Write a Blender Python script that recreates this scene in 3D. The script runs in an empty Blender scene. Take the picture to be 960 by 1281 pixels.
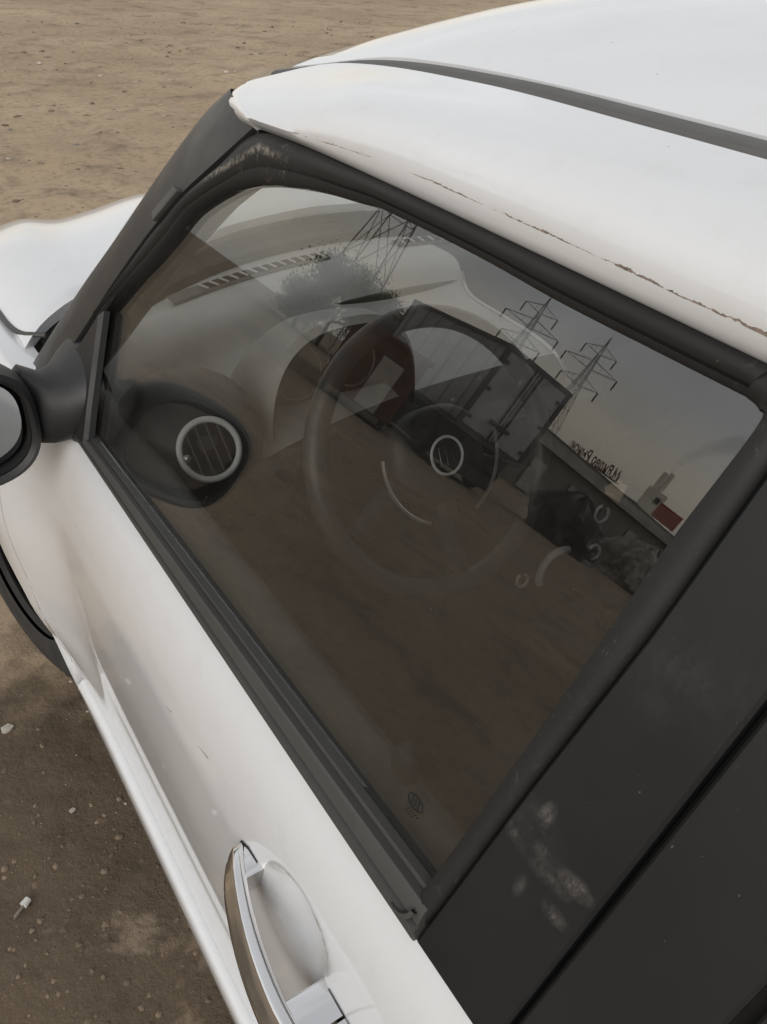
import bpy, bmesh, math, random
import numpy as np
from mathutils import Matrix, Vector, noise
random.seed(7)
rng = np.random.default_rng(7)
sc = bpy.context.scene
COL = sc.collection

# ------------------------------------------------------------------ camera
cam_d = bpy.data.cameras.new('camera')
cam = bpy.data.objects.new('camera', cam_d); COL.objects.link(cam)
cam_d.sensor_fit = 'VERTICAL'; cam_d.sensor_height = 36.0
cam_d.lens = 1025.98 / 1281 * 36.0
cam_d.clip_start = 0.02; cam_d.clip_end = 3000
Rw = np.array([[0.8337020, -0.2870700, 0.4717327], [-0.5498276, -0.5108698, 0.6608340], [0.0512884, -0.8103103, -0.5837522]])
M4 = Matrix.Identity(4)
for i in range(3):
    M4[i][0] = Rw[i, 0]; M4[i][1] = -Rw[i, 1]; M4[i][2] = -Rw[i, 2]
M4.translation = Vector((-0.96298, -0.23411, 1.50199))
cam.matrix_world = M4
sc.camera = cam

# ------------------------------------------------------------------ world: bright overcast
w = bpy.data.worlds.new('World'); sc.world = w; w.use_nodes = True
nt = w.node_tree; nt.nodes.clear()
def N(t, **k):
    n_ = nt.nodes.new(t)
    for a, b in k.items(): setattr(n_, a, b)
    return n_
out = N('ShaderNodeOutputWorld'); add = N('ShaderNodeAddShader')
sky = N('ShaderNodeTexSky', sky_type='NISHITA', sun_disc=False)
sky.sun_elevation = math.radians(30); sky.sun_rotation = math.radians(233); sky.dust_density = 4; sky.air_density = 1
hs = N('ShaderNodeHueSaturation'); hs.inputs['Saturation'].default_value = 0.3
b1 = N('ShaderNodeBackground'); b1.inputs[1].default_value = 0.05
nt.links.new(sky.outputs[0], hs.inputs['Color']); nt.links.new(hs.outputs[0], b1.inputs[0])
tc = N('ShaderNodeTexCoord'); sx = N('ShaderNodeSeparateXYZ'); nt.links.new(tc.outputs['Generated'], sx.inputs[0])
ramp = N('ShaderNodeValToRGB'); el = ramp.color_ramp.elements
el[0].position = 0.0; el[0].color = (0.86, 0.82, 0.75, 1)
el[1].position = 1.0; el[1].color = (0.60, 0.605, 0.61, 1)
e_ = el.new(0.085); e_.color = (1.16, 1.03, 0.83, 1)
e_ = el.new(0.17); e_.color = (0.86, 0.86, 0.85, 1)
e_ = el.new(0.55); e_.color = (0.71, 0.71, 0.71, 1)
nt.links.new(sx.outputs[2], ramp.inputs[0])
mp = N('ShaderNodeMapping'); mp.inputs['Scale'].default_value = (1.2, 1.2, 5.0)
nz = N('ShaderNodeTexNoise'); nz.inputs['Scale'].default_value = 2.2; nz.inputs['Detail'].default_value = 6; nz.inputs['Roughness'].default_value = .55
nt.links.new(tc.outputs['Generated'], mp.inputs[0]); nt.links.new(mp.outputs[0], nz.inputs['Vector'])
mr = N('ShaderNodeMapRange'); mr.inputs[1].default_value = .3; mr.inputs[2].default_value = .7; mr.inputs[3].default_value = .82; mr.inputs[4].default_value = 1.14
nt.links.new(nz.outputs[0], mr.inputs[0])
mul = N('ShaderNodeVectorMath', operation='SCALE'); nt.links.new(ramp.outputs[0], mul.inputs[0]); nt.links.new(mr.outputs[0], mul.inputs['Scale'])
b2 = N('ShaderNodeBackground'); b2.inputs[1].default_value = 0.75
nt.links.new(mul.outputs[0], b2.inputs[0])
nt.links.new(b1.outputs[0], add.inputs[0]); nt.links.new(b2.outputs[0], add.inputs[1]); nt.links.new(add.outputs[0], out.inputs[0])

# ------------------------------------------------------------------ sun (soft, behind cloud)
sd = bpy.data.lights.new('sun', 'SUN'); sd.energy = 0.7; sd.angle = math.radians(60); sd.color = (1, .96, .9)
so = bpy.data.objects.new('sun', sd); COL.objects.link(so)
_az, _el = math.radians(217), math.radians(30)
sdir = Vector((math.cos(_el) * math.cos(_az), math.cos(_el) * math.sin(_az), math.sin(_el)))
so.rotation_euler = sdir.to_track_quat('Z', 'Y').to_euler()
so.location = (-6, -5, 12)

sc.view_settings.view_transform = 'Standard'; sc.view_settings.look = 'None'
sc.view_settings.exposure = 0.0; sc.view_settings.gamma = 1.0; sc.view_settings.use_curve_mapping = False
sc.cycles.max_bounces = 7; sc.cycles.transparent_max_bounces = 16; sc.cycles.glossy_bounces = 4; sc.cycles.diffuse_bounces = 3
sc.cycles.caustics_reflective = False; sc.cycles.caustics_refractive = False
sc.cycles.use_denoising = True

# ------------------------------------------------------------------ materials
class NB:
    """small node builder"""
    def __init__(s, name):
        s.m = bpy.data.materials.new(name); s.m.use_nodes = True
        s.t = s.m.node_tree; s.t.nodes.clear()
        s.o = s.n('ShaderNodeOutputMaterial')
    def n(s, t, **k):
        x = s.t.nodes.new(t)
        for a, b in k.items(): setattr(x, a, b)
        return x
    def l(s, a, b): s.t.links.new(a, b)
    def coord(s, kind='Object', scale=(1, 1, 1)):
        c = s.n('ShaderNodeTexCoord'); m_ = s.n('ShaderNodeMapping'); m_.inputs['Scale'].default_value = scale
        s.l(c.outputs[kind], m_.inputs[0]); return m_.outputs[0]
    def noise(s, co, sc_, det=4, rough=.55, dist=0):
        x = s.n('ShaderNodeTexNoise'); x.inputs['Scale'].default_value = sc_; x.inputs['Detail'].default_value = min(det, 4)
        x.inputs['Roughness'].default_value = rough; x.inputs['Distortion'].default_value = dist
        s.l(co, x.inputs['Vector']); return x.outputs[0]
    def rng(s, v, a, b, c=0., d=1.):
        x = s.n('ShaderNodeMapRange'); x.clamp = True
        for i, q in enumerate((a, b, c, d)): x.inputs[i + 1].default_value = q
        s.l(v, x.inputs[0]); return x.outputs[0]
    def math(s, op, a, b=None):
        x = s.n('ShaderNodeMath', operation=op)
        for i, q in enumerate((a, b)):
            if q is None: continue
            if isinstance(q, (int, float)): x.inputs[i].default_value = q
            else: s.l(q, x.inputs[i])
        return x.outputs[0]
    def mix(s, f, a, b):
        x = s.n('ShaderNodeMix', data_type='RGBA')
        if isinstance(f, (int, float)): x.inputs[0].default_value = f
        else: s.l(f, x.inputs[0])
        for i, q in ((6, a), (7, b)):
            if isinstance(q, (tuple, list)): x.inputs[i].default_value = (*q[:3], 1)
            else: s.l(q, x.inputs[i])
        return x.outputs[2]
    def pr(s, base=None, rough=None, **k):
        x = s.n('ShaderNodeBsdfPrincipled')
        for key, v in (('Base Color', base), ('Roughness', rough), *k.items()):
            if v is None: continue
            if isinstance(v, (int, float)): x.inputs[key].default_value = v
            elif isinstance(v, tuple): x.inputs[key].default_value = (*v, 1)
            else: s.l(v, x.inputs[key])
        s.l(x.outputs[0], s.o.inputs[0]); s.p = x; return x
    def bump(s, h, st, dist=.01):
        x = s.n('ShaderNodeBump'); x.inputs['Strength'].default_value = st; x.inputs['Distance'].default_value = dist
        s.l(h, x.inputs['Height']); s.l(x.outputs[0], s.p.inputs['Normal'])

def plain(name, col, rough=.5, var=.15, nsc=12, bump=.1, bsc=300, **k):
    b = NB(name); co = b.coord()
    v = b.noise(co, nsc, 5)
    c2 = tuple(x * (1 - var) for x in col); c1 = tuple(min(1, x * (1 + var)) for x in col)
    b.pr(b.mix(b.rng(v, .3, .7), c2, c1), b.rng(b.noise(co, nsc * 2.3, 4), .3, .7, max(.02, rough - .07), min(1, rough + .07)), **k)
    if bump: b.bump(b.noise(co, bsc, 2), bump, .0006)
    return b.m

def paint(name, rust=False):
    b = NB(name); co = b.coord()
    d = b.rng(b.noise(co, 2.6, 8, .62), .42, .75)
    d2 = b.rng(b.noise(co, 38, 6, .7), .52, .8)
    base = b.mix(b.math('MULTIPLY', d, .35), (.745, .757, .775), (.65, .645, .63))
    base = b.mix(b.math('MULTIPLY', d2, .12), base, (.45, .40, .33))
    # grains of grit and tiny chips
    vo = b.n('ShaderNodeTexVoronoi'); vo.inputs['Scale'].default_value = 42; b.l(co, vo.inputs['Vector'])
    chip = b.math('MULTIPLY', b.math('LESS_THAN', vo.outputs['Distance'], .045), b.math('GREATER_THAN', b.noise(co, 9, 2), .60))
    base = b.mix(b.math('MULTIPLY', chip, .75), base, (.16, .14, .12))
    rough = b.rng(d, 0, 1, .28, .5)
    if rust:
        uv = b.n('ShaderNodeTexCoord'); sp = b.n('ShaderNodeSeparateXYZ'); b.l(uv.outputs['UV'], sp.inputs[0])
        wob = b.rng(b.noise(co, 60, 5, .7), .2, .8, -.05, .05)
        dist = b.math('ABSOLUTE', b.math('SUBTRACT', b.math('ADD', sp.outputs[1], b.math('MULTIPLY', wob, .25)), .502))
        br = b.math('MULTIPLY', b.rng(b.noise(co, 15, 4, .65), .47, .64, 0, .010), b.rng(b.noise(co, 90, 4, .7), .36, .6, .15, 1.3))
        m1 = b.math('MULTIPLY', b.math('LESS_THAN', dist, br), b.math('LESS_THAN', sp.outputs[0], .965))
        rc = b.mix(b.rng(b.noise(co, 220, 3), .35, .65), (.07, .045, .034), (.28, .20, .15))
        base = b.mix(b.math('MULTIPLY', m1, .9), base, rc)
        halo = b.math('MULTIPLY', b.rng(dist, .0, .04, .22, 0), b.rng(b.noise(co, 17, 3, .6), .44, .66))
        base = b.mix(halo, base, (.50, .40, .30))
        rough = b.math('ADD', rough, b.math('MULTIPLY', m1, .4))
    b.pr(base, rough, **{'Coat Weight': 1.0, 'Coat Roughness': .045, 'Specular IOR Level': .4})
    b.bump(b.noise(co, 900, 2), .03, .0004)
    return b.m

def plastic(name, col, rough, smudge=False, spec=.4, scr=False):
    b = NB(name); co = b.coord()
    f = b.rng(b.noise(co, 5, 6, .6), .35, .75)
    base = b.mix(b.math('MULTIPLY', f, .35), col, tuple(x * 1.7 + .004 for x in col))
    r = b.rng(b.noise(co, 14, 5), .3, .7, rough - .06, rough + .08)
    speck = b.math('MULTIPLY', b.math('GREATER_THAN', b.noise(co, 260, 1), .80), .5)
    base = b.mix(speck, base, (.16, .15, .13))
    if scr:
        s1 = b.rng(b.noise(b.coord(scale=(1, 1, .25)), 130, 5, .8, 1.5), .60, .74)
        s2 = b.rng(b.noise(co, 9, 3, .5), .54, .66)
        base = b.mix(b.math('MULTIPLY', b.math('MULTIPLY', s1, s2), .75), base, (.24, .22, .19))
        sq = b.n('ShaderNodeSeparateXYZ'); b.l(co, sq.inputs[0])
        ny = b.math('ABSOLUTE', b.math('SUBTRACT', sq.outputs[1], .53)); nzz = b.math('ABSOLUTE', b.math('SUBTRACT', b.math('ADD', sq.outputs[2], b.math('MULTIPLY', b.math('MAXIMUM', b.math('SUBTRACT', sq.outputs[1], .505), 0), .52)), 1.3265))
        ms = b.math('MULTIPLY', b.math('MULTIPLY', b.rng(ny, .04, .085, 1, 0), b.rng(nzz, .001, .005, 1, 0)), b.rng(b.noise(co, 160, 4, .8), .42, .62))
        base = b.mix(b.math('MULTIPLY', ms, .8), base, (.30, .27, .23))
    if smudge:
        uv = b.n('ShaderNodeTexCoord')
        nzv = b.n('ShaderNodeTexNoise'); nzv.inputs['Scale'].default_value = 26; nzv.inputs['Detail'].default_value = 3; b.l(co, nzv.inputs['Vector'])
        sc1 = b.n('ShaderNodeVectorMath', operation='MULTIPLY_ADD'); b.l(nzv.outputs['Color'], sc1.inputs[0]); sc1.inputs[1].default_value = (.10, .022, 0); b.l(uv.outputs['UV'], sc1.inputs[2])
        sc2 = b.n('ShaderNodeVectorMath', operation='SUBTRACT'); b.l(sc1.outputs[0], sc2.inputs[0]); sc2.inputs[1].default_value = (.05, .011, 0); duv = sc2.outputs[0]
        tot = None
        # greasy finger smears: (u, v, ru, rv, angle, weight)
        for (u, v, ru, rv, an, wt) in [(.35, .361, .045, .022, 10, 1.), (.225, .300, .09, .012, -20, .55), (.44, .318, .10, .016, -12, .6), (.66, .322, .10, .012, 8, 1.), (.65, .262, .07, .011, 0, .95), (.41, .246, .035, .016, 30, .55), (.52, .295, .13, .010, 10, .55), (.33, .335, .16, .03, 0, .25), (.60, .65, .28, .06, 0, .14)]:
            m_ = b.n('ShaderNodeMapping', vector_type='TEXTURE'); m_.inputs['Location'].default_value = (u, v, 0)
            m_.inputs['Rotation'].default_value = (0, 0, math.radians(an) * .25); m_.inputs['Scale'].default_value = (ru, rv, 1)
            b.l(duv, m_.inputs[0])
            ln = b.n('ShaderNodeVectorMath', operation='LENGTH'); b.l(m_.outputs[0], ln.inputs[0])
            g = b.math('MULTIPLY', b.rng(ln.outputs['Value'], .1, 1.5, 1, 0), wt)
            tot = g if tot is None else b.math('MAXIMUM', tot, g)
        tot = b.math('MULTIPLY', b.math('MULTIPLY', tot, b.rng(b.noise(co, 45, 6, .7), .36, .64, .05, 1)), b.rng(b.noise(b.coord(scale=(1, 1, .3)), 260, 4, .75), .38, .62, .25, 1))
        base = b.mix(b.math('MULTIPLY', tot, .62), base, (.24, .22, .20)); r = b.math('ADD', r, b.math('MULTIPLY', tot, .3))
    b.pr(base, r, **{'Specular IOR Level': spec})
    b.bump(b.noise(co, 700, 2), .08, .0004)
    return b.m

def glass(name, tint, dust=.03, clean=False, f0=.092):
    b = NB(name); co = b.coord()
    g = b.n('ShaderNodeNewGeometry'); dt = b.n('ShaderNodeVectorMath', operation='DOT_PRODUCT')
    b.l(g.outputs['Normal'], dt.inputs[0]); b.l(g.outputs['Incoming'], dt.inputs[1])
    c = b.math('ABSOLUTE', dt.outputs['Value'])
    F = b.math('ADD', f0, b.math('MULTIPLY', .95, b.math('POWER', b.math('SUBTRACT', 1, c), 5)))
    tr = b.n('ShaderNodeBsdfTransparent'); tr.inputs[0].default_value = (*tint, 1)
    gl = b.n('ShaderNodeBsdfGlossy'); gl.inputs['Roughness'].default_value = 0.0; gl.inputs[0].default_value = (1, 1, 1, 1)
    m1 = b.n('ShaderNodeMixShader'); b.l(F, m1.inputs[0]); b.l(tr.outputs[0], m1.inputs[1]); b.l(gl.outputs[0], m1.inputs[2])
    df = b.n('ShaderNodeBsdfDiffuse'); df.inputs[0].default_value = (.62, .58, .50, 1)
    if clean:
        m2 = b.n('ShaderNodeMixShader'); m2.inputs[0].default_value = dust; b.l(m1.outputs[0], m2.inputs[1]); b.l(df.outputs[0], m2.inputs[2])
        b.l(m2.outputs[0], b.o.inputs[0]); return b.m
    film = b.rng(b.noise(co, 6, 7, .65), .25, .8, dust * .4, dust * 1.5)
    spk = b.math('MULTIPLY', b.math('GREATER_THAN', b.noise(co, 230, 1, .4), .80), .10)
    st = b.math('MULTIPLY', b.rng(b.noise(b.coord(scale=(1, 1, .16)), 34, 6, .75, .6), .60, .78), dust * .9)
    dd = b.math('ADD', b.math('ADD', film, spk), st)
    m2 = b.n('ShaderNodeMixShader'); b.l(dd, m2.inputs[0]); b.l(m1.outputs[0], m2.inputs[1]); b.l(df.outputs[0], m2.inputs[2])
    b.l(m2.outputs[0], b.o.inputs[0])
    return b.m

def dirt():
    b = NB('dirt_ground'); co = b.coord()
    n1 = b.noise(co, .35, 8, .6, .3); n2 = b.noise(co, 2.2, 8, .66, .4); n3 = b.noise(co, 17, 8, .7); n4 = b.noise(co, 95, 5, .7)
    c = b.mix(b.rng(n1, .35, .68), (.360, .267, .175), (.500, .388, .264))
    c = b.mix(b.math('MULTIPLY', b.rng(n2, .50, .72), .62), c, (.105, .080, .058))
    c = b.mix(b.math('MULTIPLY', b.rng(n3, .50, .72), .45), c, (.36, .29, .21))
    c = b.mix(b.math('MULTIPLY', b.rng(n3, .50, .30), .5), c, (.10, .075, .052))
    c = b.mix(b.math('MULTIPLY', b.rng(n4, .55, .75), .35), c, (.09, .070, .052))
    # moist, trodden dirt and painted car shade along the car's left side
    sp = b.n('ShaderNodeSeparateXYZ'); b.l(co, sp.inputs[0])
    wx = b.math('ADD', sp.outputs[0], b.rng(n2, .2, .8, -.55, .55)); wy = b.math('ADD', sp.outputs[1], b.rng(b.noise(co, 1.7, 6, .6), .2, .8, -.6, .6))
    damp_shade = b.math('MULTIPLY', b.rng(wx, -2.9, -2.2), b.rng(wy, 1.45, 1.15))
    damp_shade = b.math('MULTIPLY', damp_shade, b.rng(b.noise(co, 3.4, 7, .65), .67, .58))
    c = b.mix(b.math('MULTIPLY', damp_shade, .84), c, (.068, .048, .032))
    moist = b.math('MULTIPLY', b.rng(wx, -1.3, -2.8), b.rng(n1, .28, .50))
    c = b.mix(b.math('MULTIPLY', moist, .55), c, (.128, .108, .082))
    crust = b.math('MULTIPLY', b.math('MULTIPLY', b.rng(b.noise(co, 2.7, 7, .7, .5), .585, .655), b.rng(n3, .40, .58)), b.rng(wy, 1.6, 1.2))
    c = b.mix(b.math('MULTIPLY', crust, .75), c, (.27, .215, .155))
    n5 = b.noise(co, 310, 3, .7)
    c = b.mix(b.math('MULTIPLY', b.rng(n5, .56, .74), .30), c, (.33, .27, .20)); c = b.mix(b.math('MULTIPLY', b.rng(n5, .44, .28), .30), c, (.035, .026, .018))
    b.pr(c, b.rng(damp_shade, 0, 1, .95, .72), **{'Specular IOR Level': .25})
    h = b.math('ADD', b.math('MULTIPLY', n3, .8), b.math('MULTIPLY', b.math('MULTIPLY', n4, .5), b.rng(b.noise(co, 5.5, 3), .42, .62, .12, 1)))
    b.bump(h, .42, .022)
    return b.m

def rusty(name, base, amt=.5):
    b = NB(name); co = b.coord()
    n1 = b.rng(b.noise(co, 1.8, 9, .7), .60 - amt * .3, .72 - amt * .2)
    c = b.mix(n1, base, (.13, .045, .024)); c = b.mix(b.math('MULTIPLY', b.rng(b.noise(co, 9, 6), .5, .75), .6), c, (.035, .022, .016))
    b.pr(c, .75); b.bump(b.noise(co, 30, 5), .3, .01); return b.m

def leafmat():
    b = NB('leaf'); oi = b.n('ShaderNodeNewGeometry')
    c = b.mix(b.noise(b.coord(), 1.2, 3), (.03, .045, .022), (.075, .09, .04)); b.pr(c, .8); return b.m

MAT = dict(
    paint=paint('white_paint'), railpaint=paint('white_paint_with_rusty_crease', True),
    pillar=plastic('satin_black_plastic', (.018, .018, .018), .42, spec=.35),
    bpanel=plastic('smeared_black_panel', (.0135, .0138, .0145), .40, smudge=True, spec=.45),
    frame=plastic('worn_black_frame', (.0165, .0160, .0155), .55, scr=True),
    rubber=plastic('black_rubber', (.012, .012, .0115), .65),
    scratch=plain('grey_scratch', (.22, .215, .205), .7, .2, 50, 0),
    trim=plastic('grey_weathered_trim', (.060, .058, .055), .55),
    roofstrip=plastic('grey_roof_strip', (.088, .086, .080), .6),
    mirrorblk=plastic('black_mirror_plastic', (.014, .014, .015), .48, spec=.5),
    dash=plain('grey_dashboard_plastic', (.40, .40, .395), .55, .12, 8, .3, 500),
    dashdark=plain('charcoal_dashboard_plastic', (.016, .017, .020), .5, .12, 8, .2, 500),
    dashmid=plain('taupe_dashboard_plastic', (.075, .074, .070), .55, .12, 8, .3, 500),
    innerblk=plain('black_interior', (.010, .010, .010), .7),
    cloth=plain('dark_seat_cloth', (.022, .021, .020), .9, .2, 30, .4, 400),
    chrome=plain('chrome', (.86, .86, .87), .07, .03, 6, 0, Metallic=1.0),
    silver=plain('silver_trim', (.5, .5, .5), .3, .05, 6, 0, Metallic=.8),
    void=plain('deep_void', (.004, .004, .004), 1.0, .1, 5, 0, **{'Specular IOR Level': 0.0}), satin=plain('satin_silver', (.66, .66, .66), .25, .03, 6, 0),
    wheelrim=plain('steering_wheel_skin', (.048, .048, .047), .4, .1, 20, .2, 600),
    tyre=plain('tyre_rubber', (.030, .029, .028), .8, .3, 20, .3, 200),
    steelrim=plain('dusty_steel_rim', (.022, .021, .020), .7, .2, 10, 0),
    alloy=plain('wheel_alloy', (.45, .45, .44), .35, .1, 10, 0, Metallic=.9),
    mirror=plain('mirror_glass', (.30, .31, .32), .015, .02, 4, 0, Metallic=1.0),
    glass=glass('side_glass', (.83, .835, .825), .011), clearglass=glass('inner_face_glass', (.83, .835, .825), .003, True), wsglass=glass('windscreen_glass', (.965, .97, .965), .012, True, .045),
    tint=glass('tinted_rear_glass', (.25, .26, .25), .02, True),
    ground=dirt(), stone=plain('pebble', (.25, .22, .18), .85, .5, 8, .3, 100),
    clod=plain('brown_clod', (.19, .142, .098), .95, .45, 8, .3, 100),
    pale=plain('pale_stone', (.48, .44, .38), .85, .3, 20, .3, 100), litter=plain('white_plastic_litter', (.7, .7, .67), .5, .1),
    boxgrey=plain('grey_truck_box_sheet', (.34, .33, .345), .6, .2, 1.2, .1, 20), boxdark=plain('dark_box_frame', (.035, .033, .032), .6, .2, 3),
    chassis=plain('sooty_chassis', (.014, .014, .015), .7, .3, 3), rust=rusty('rusty_sheet', (.03, .035, .035), .9), kioskpale=plain('dirty_pale_panel', (.46, .43, .38), .7, .25, 2),
    heap=plain('dark_tarpaulin', (.014, .014, .020), .5, .4, 4, .4, 20), mound=plain('grey_rubble', (.30, .275, .235), .9, .5, 3, .8, 9),
    shed=plain('shed_cladding', (.10, .092, .078), .8, .3, .6, .2, 6), fascia=plain('grey_fascia', (.22, .215, .195), .7, .2, .8), shedroof=plain('shed_roof', (.12, .115, .10), .8),
    sign=plain('dark_red_letters', (.17, .055, .042), .6), white=plain('white_tower', (.86, .82, .72), .7, .08, .2), red=plain('red_board', (.38, .045, .035), .6, .15, 1),
    steel=plain('galvanised_steel', (.19, .19, .19), .6, .15, 1), bark=plain('bark', (.06, .045, .033), .9, .3, 6), leaf=leafmat(), window=plain('dark_window', (.02, .022, .025), .15),
)

# ------------------------------------------------------------------ mesh helpers
def ob(name, verts, faces, mat, parent=None, smooth=True, sharp=40, label=None, uvs=None, kind=None):
    me = bpy.data.meshes.new(name)
    me.from_pydata([tuple(float(c) for c in v) for v in verts], [], faces)
    me.materials.append(MAT[mat] if isinstance(mat, str) else mat)
    if smooth:
        me.polygons.foreach_set('use_smooth', [True] * len(me.polygons))
        if sharp: me.set_sharp_from_angle(angle=math.radians(sharp))
    if uvs is not None:
        ul = me.uv_layers.new(name='UVMap')
        vi = np.empty(len(me.loops), dtype=int); me.loops.foreach_get('vertex_index', vi)
        ul.data.foreach_set('uv', np.asarray(uvs, dtype=np.float32)[vi].ravel())
    me.validate(); me.update()
    o = bpy.data.objects.new(name, me); COL.objects.link(o)
    if parent: o.parent = parent
    if label: o['label'] = label
    if kind: o['kind'] = kind
    return o

class MB:
    def __init__(s): s.v = []; s.f = []
    def add(s, v, f):
        k = len(s.v); s.v += [tuple(x) for x in v]; s.f += [tuple(i + k for i in q) for q in f]; return s
    def box(s, c, d, rot=None, bev=0):
        bm = bmesh.new(); bmesh.ops.create_cube(bm, size=1)
        for v in bm.verts: v.co = Vector((v.co.x * d[0], v.co.y * d[1], v.co.z * d[2]))
        if bev: bmesh.ops.bevel(bm, geom=bm.edges[:], offset=bev, segments=2, affect='EDGES', profile=.6)
        m = (rot.to_4x4() if rot else Matrix.Identity(4)); m.translation = Vector(c); bm.transform(m)
        bm.verts.index_update(); s.add([v.co[:] for v in bm.verts], [[v.index for v in f.verts] for f in bm.faces]); bm.free(); return s
    def bar(s, a, b, r, n=6, r2=None):
        a = Vector(a); b = Vector(b); q = (b - a).to_track_quat('Z', 'Y'); r2 = r if r2 is None else r2
        vs = []
        for p, rr in ((a, r), (b, r2)):
            for i in range(n):
                t = 2 * math.pi * i / n; vs.append(p + q @ Vector((rr * math.cos(t), rr * math.sin(t), 0)))
        fs = [(i, (i + 1) % n, n + (i + 1) % n, n + i) for i in range(n)] + [tuple(range(n))[::-1], tuple(range(n, 2 * n))]
        return s.add(vs, fs)
    def tube(s, pts, r, n=8, closed=False):
        P = [Vector(p) for p in pts]; m = len(P); vs = []
        for i, p in enumerate(P):
            t = (P[(i + 1) % m] - P[i - 1]) if closed else (P[min(i + 1, m - 1)] - P[max(i - 1, 0)])
            q = t.to_track_quat('Z', 'Y'); rr = r[i] if hasattr(r, '__len__') else r
            for j in range(n):
                a = 2 * math.pi * j / n; vs.append(p + q @ Vector((rr * math.cos(a), rr * math.sin(a), 0)))
        fs = []
        for i in range(m if closed else m - 1):
            k = (i + 1) % m
            for j in range(n): fs.append((i * n + j, i * n + (j + 1) % n, k * n + (j + 1) % n, k * n + j))
        if not closed: fs += [tuple(range(n))[::-1], tuple(range((m - 1) * n, m * n))]
        return s.add(vs, fs)
    def ring(s, c, nrm, R, r, n=48, m=10, a0=0, a1=360, up=None):
        c = Vector(c); nrm = Vector(nrm).normalized()
        u = (Vector(up) - nrm * nrm.dot(Vector(up))).normalized() if up else nrm.orthogonal().normalized()
        v = nrm.cross(u); closed = abs(a1 - a0) >= 360
        k = n if closed else n + 1; vs = []
        for i in range(k):
            t = math.radians(a0 + (a1 - a0) * i / n); d = u * math.cos(t) + v * math.sin(t)
            for j in range(m):
                q = 2 * math.pi * j / m; vs.append(c + d * (R + r * math.cos(q)) + nrm * r * math.sin(q))
        fs = []
        for i in range(n):
            e = (i + 1) % k if closed else i + 1
            for j in range(m): fs.append((i * m + j, i * m + (j + 1) % m, e * m + (j + 1) % m, e * m + j))
        return s.add(vs, fs)
    def disc(s, c, nrm, R, h=.002, n=40):
        c = Vector(c); nrm = Vector(nrm).normalized(); return s.bar(c - nrm * h, c, R, n)
    def ell(s, c, r, rot=None, n=20, m=12, p=1.0):
        vs = []; fs = []
        for i in range(m + 1):
            a = -math.pi / 2 + math.pi * i / m
            for j in range(n):
                t = 2 * math.pi * j / n
                f = lambda x: math.copysign(abs(x) ** p, x)
                v = Vector((r[0] * f(math.cos(a)) * f(math.cos(t)), r[1] * f(math.cos(a)) * f(math.sin(t)), r[2] * f(math.sin(a))))
                vs.append(Vector(c) + (rot @ v if rot else v))
        for i in range(m):
            for j in range(n): fs.append((i * n + j, i * n + (j + 1) % n, (i + 1) * n + (j + 1) % n, (i + 1) * n + j))
        return s.add(vs, fs)
    def build(s, name, mat, parent=None, **k): return ob(name, s.v, s.f, mat, parent, **k)

def loft(rows, closed=False):
    v = [p for r in rows for p in r]; n = len(rows[0]); f = []
    for i in range(len(rows) - 1):
        for j in range(n if closed else n - 1):
            k = (j + 1) % n; f.append((i * n + j, i * n + k, (i + 1) * n + k, (i + 1) * n + j))
    return v, f
def resample(pts, n, t=None):
    """points -> n points along a Catmull-Rom-smoothed polyline"""
    P = np.array(pts, float); m = len(P)
    L = np.r_[0, np.cumsum(np.linalg.norm(np.diff(P, axis=0), axis=1))]; L /= L[-1]
    q = np.linspace(0, 1, n) if t is None else np.asarray(t)
    o = []
    for s in q:
        i = min(max(np.searchsorted(L, s) - 1, 0), m - 2); u = (s - L[i]) / max(L[i + 1] - L[i], 1e-9)
        p0, p1, p2, p3 = P[max(i - 1, 0)], P[i], P[i + 1], P[min(i + 2, m - 1)]
        h = L[i + 1] - L[i]
        m1 = (p2 - p0) / max(L[i + 1] - L[max(i - 1, 0)], 1e-9) * h; m2 = (p3 - p1) / max(L[min(i + 2, m - 1)] - L[i], 1e-9) * h
        o.append((2*u**3-3*u**2+1)*p1 + (u**3-2*u**2+u)*m1 + (-2*u**3+3*u**2)*p2 + (u**3-u**2)*m2)
    return np.array(o)
def interp(x, xs, ys): return float(np.interp(x, xs, ys))
def spl(xs, ys):
    """monotone cubic (Fritsch-Carlson-ish) through points, returns a function"""
    xs = np.array(xs, float); ys = np.array(ys, float); h = np.diff(xs); d = np.diff(ys) / h
    m = np.zeros(len(xs)); m[0] = d[0]; m[-1] = d[-1]
    for i in range(1, len(xs) - 1): m[i] = 0 if d[i-1] * d[i] <= 0 else 2 * d[i-1] * d[i] / (d[i-1] + d[i])
    def f(x):
        x = min(max(x, xs[0]), xs[-1]); i = min(max(int(np.searchsorted(xs, x)) - 1, 0), len(xs) - 2); u = (x - xs[i]) / h[i]
        return (2*u**3-3*u**2+1)*ys[i] + (u**3-2*u**2+u)*h[i]*m[i] + (-2*u**3+3*u**2)*ys[i+1] + (u**3-u**2)*h[i]*m[i+1]
    return f
def sst(a, b, x):
    t = min(max((x - a) / (b - a), 0), 1); return t * t * (3 - 2 * t)
def empty(name, loc=(0, 0, 0), rz=0, label=None, cat=None, group=None):
    o = bpy.data.objects.new(name, None); COL.objects.link(o); o.location = loc; o.rotation_euler = (0, 0, rz)
    tag(o, label, cat, group); return o
def tag(o, label=None, cat=None, group=None, kind=None):
    for k, v in (('label', label), ('category', cat), ('group', group), ('kind', kind)):
        if v: o[k] = v
    return o
def copy_tree(o, parent=None):
    c = o.copy(); COL.objects.link(c); c.parent = parent
    for ch in list(o.children): copy_tree(ch, c)
    return c

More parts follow.
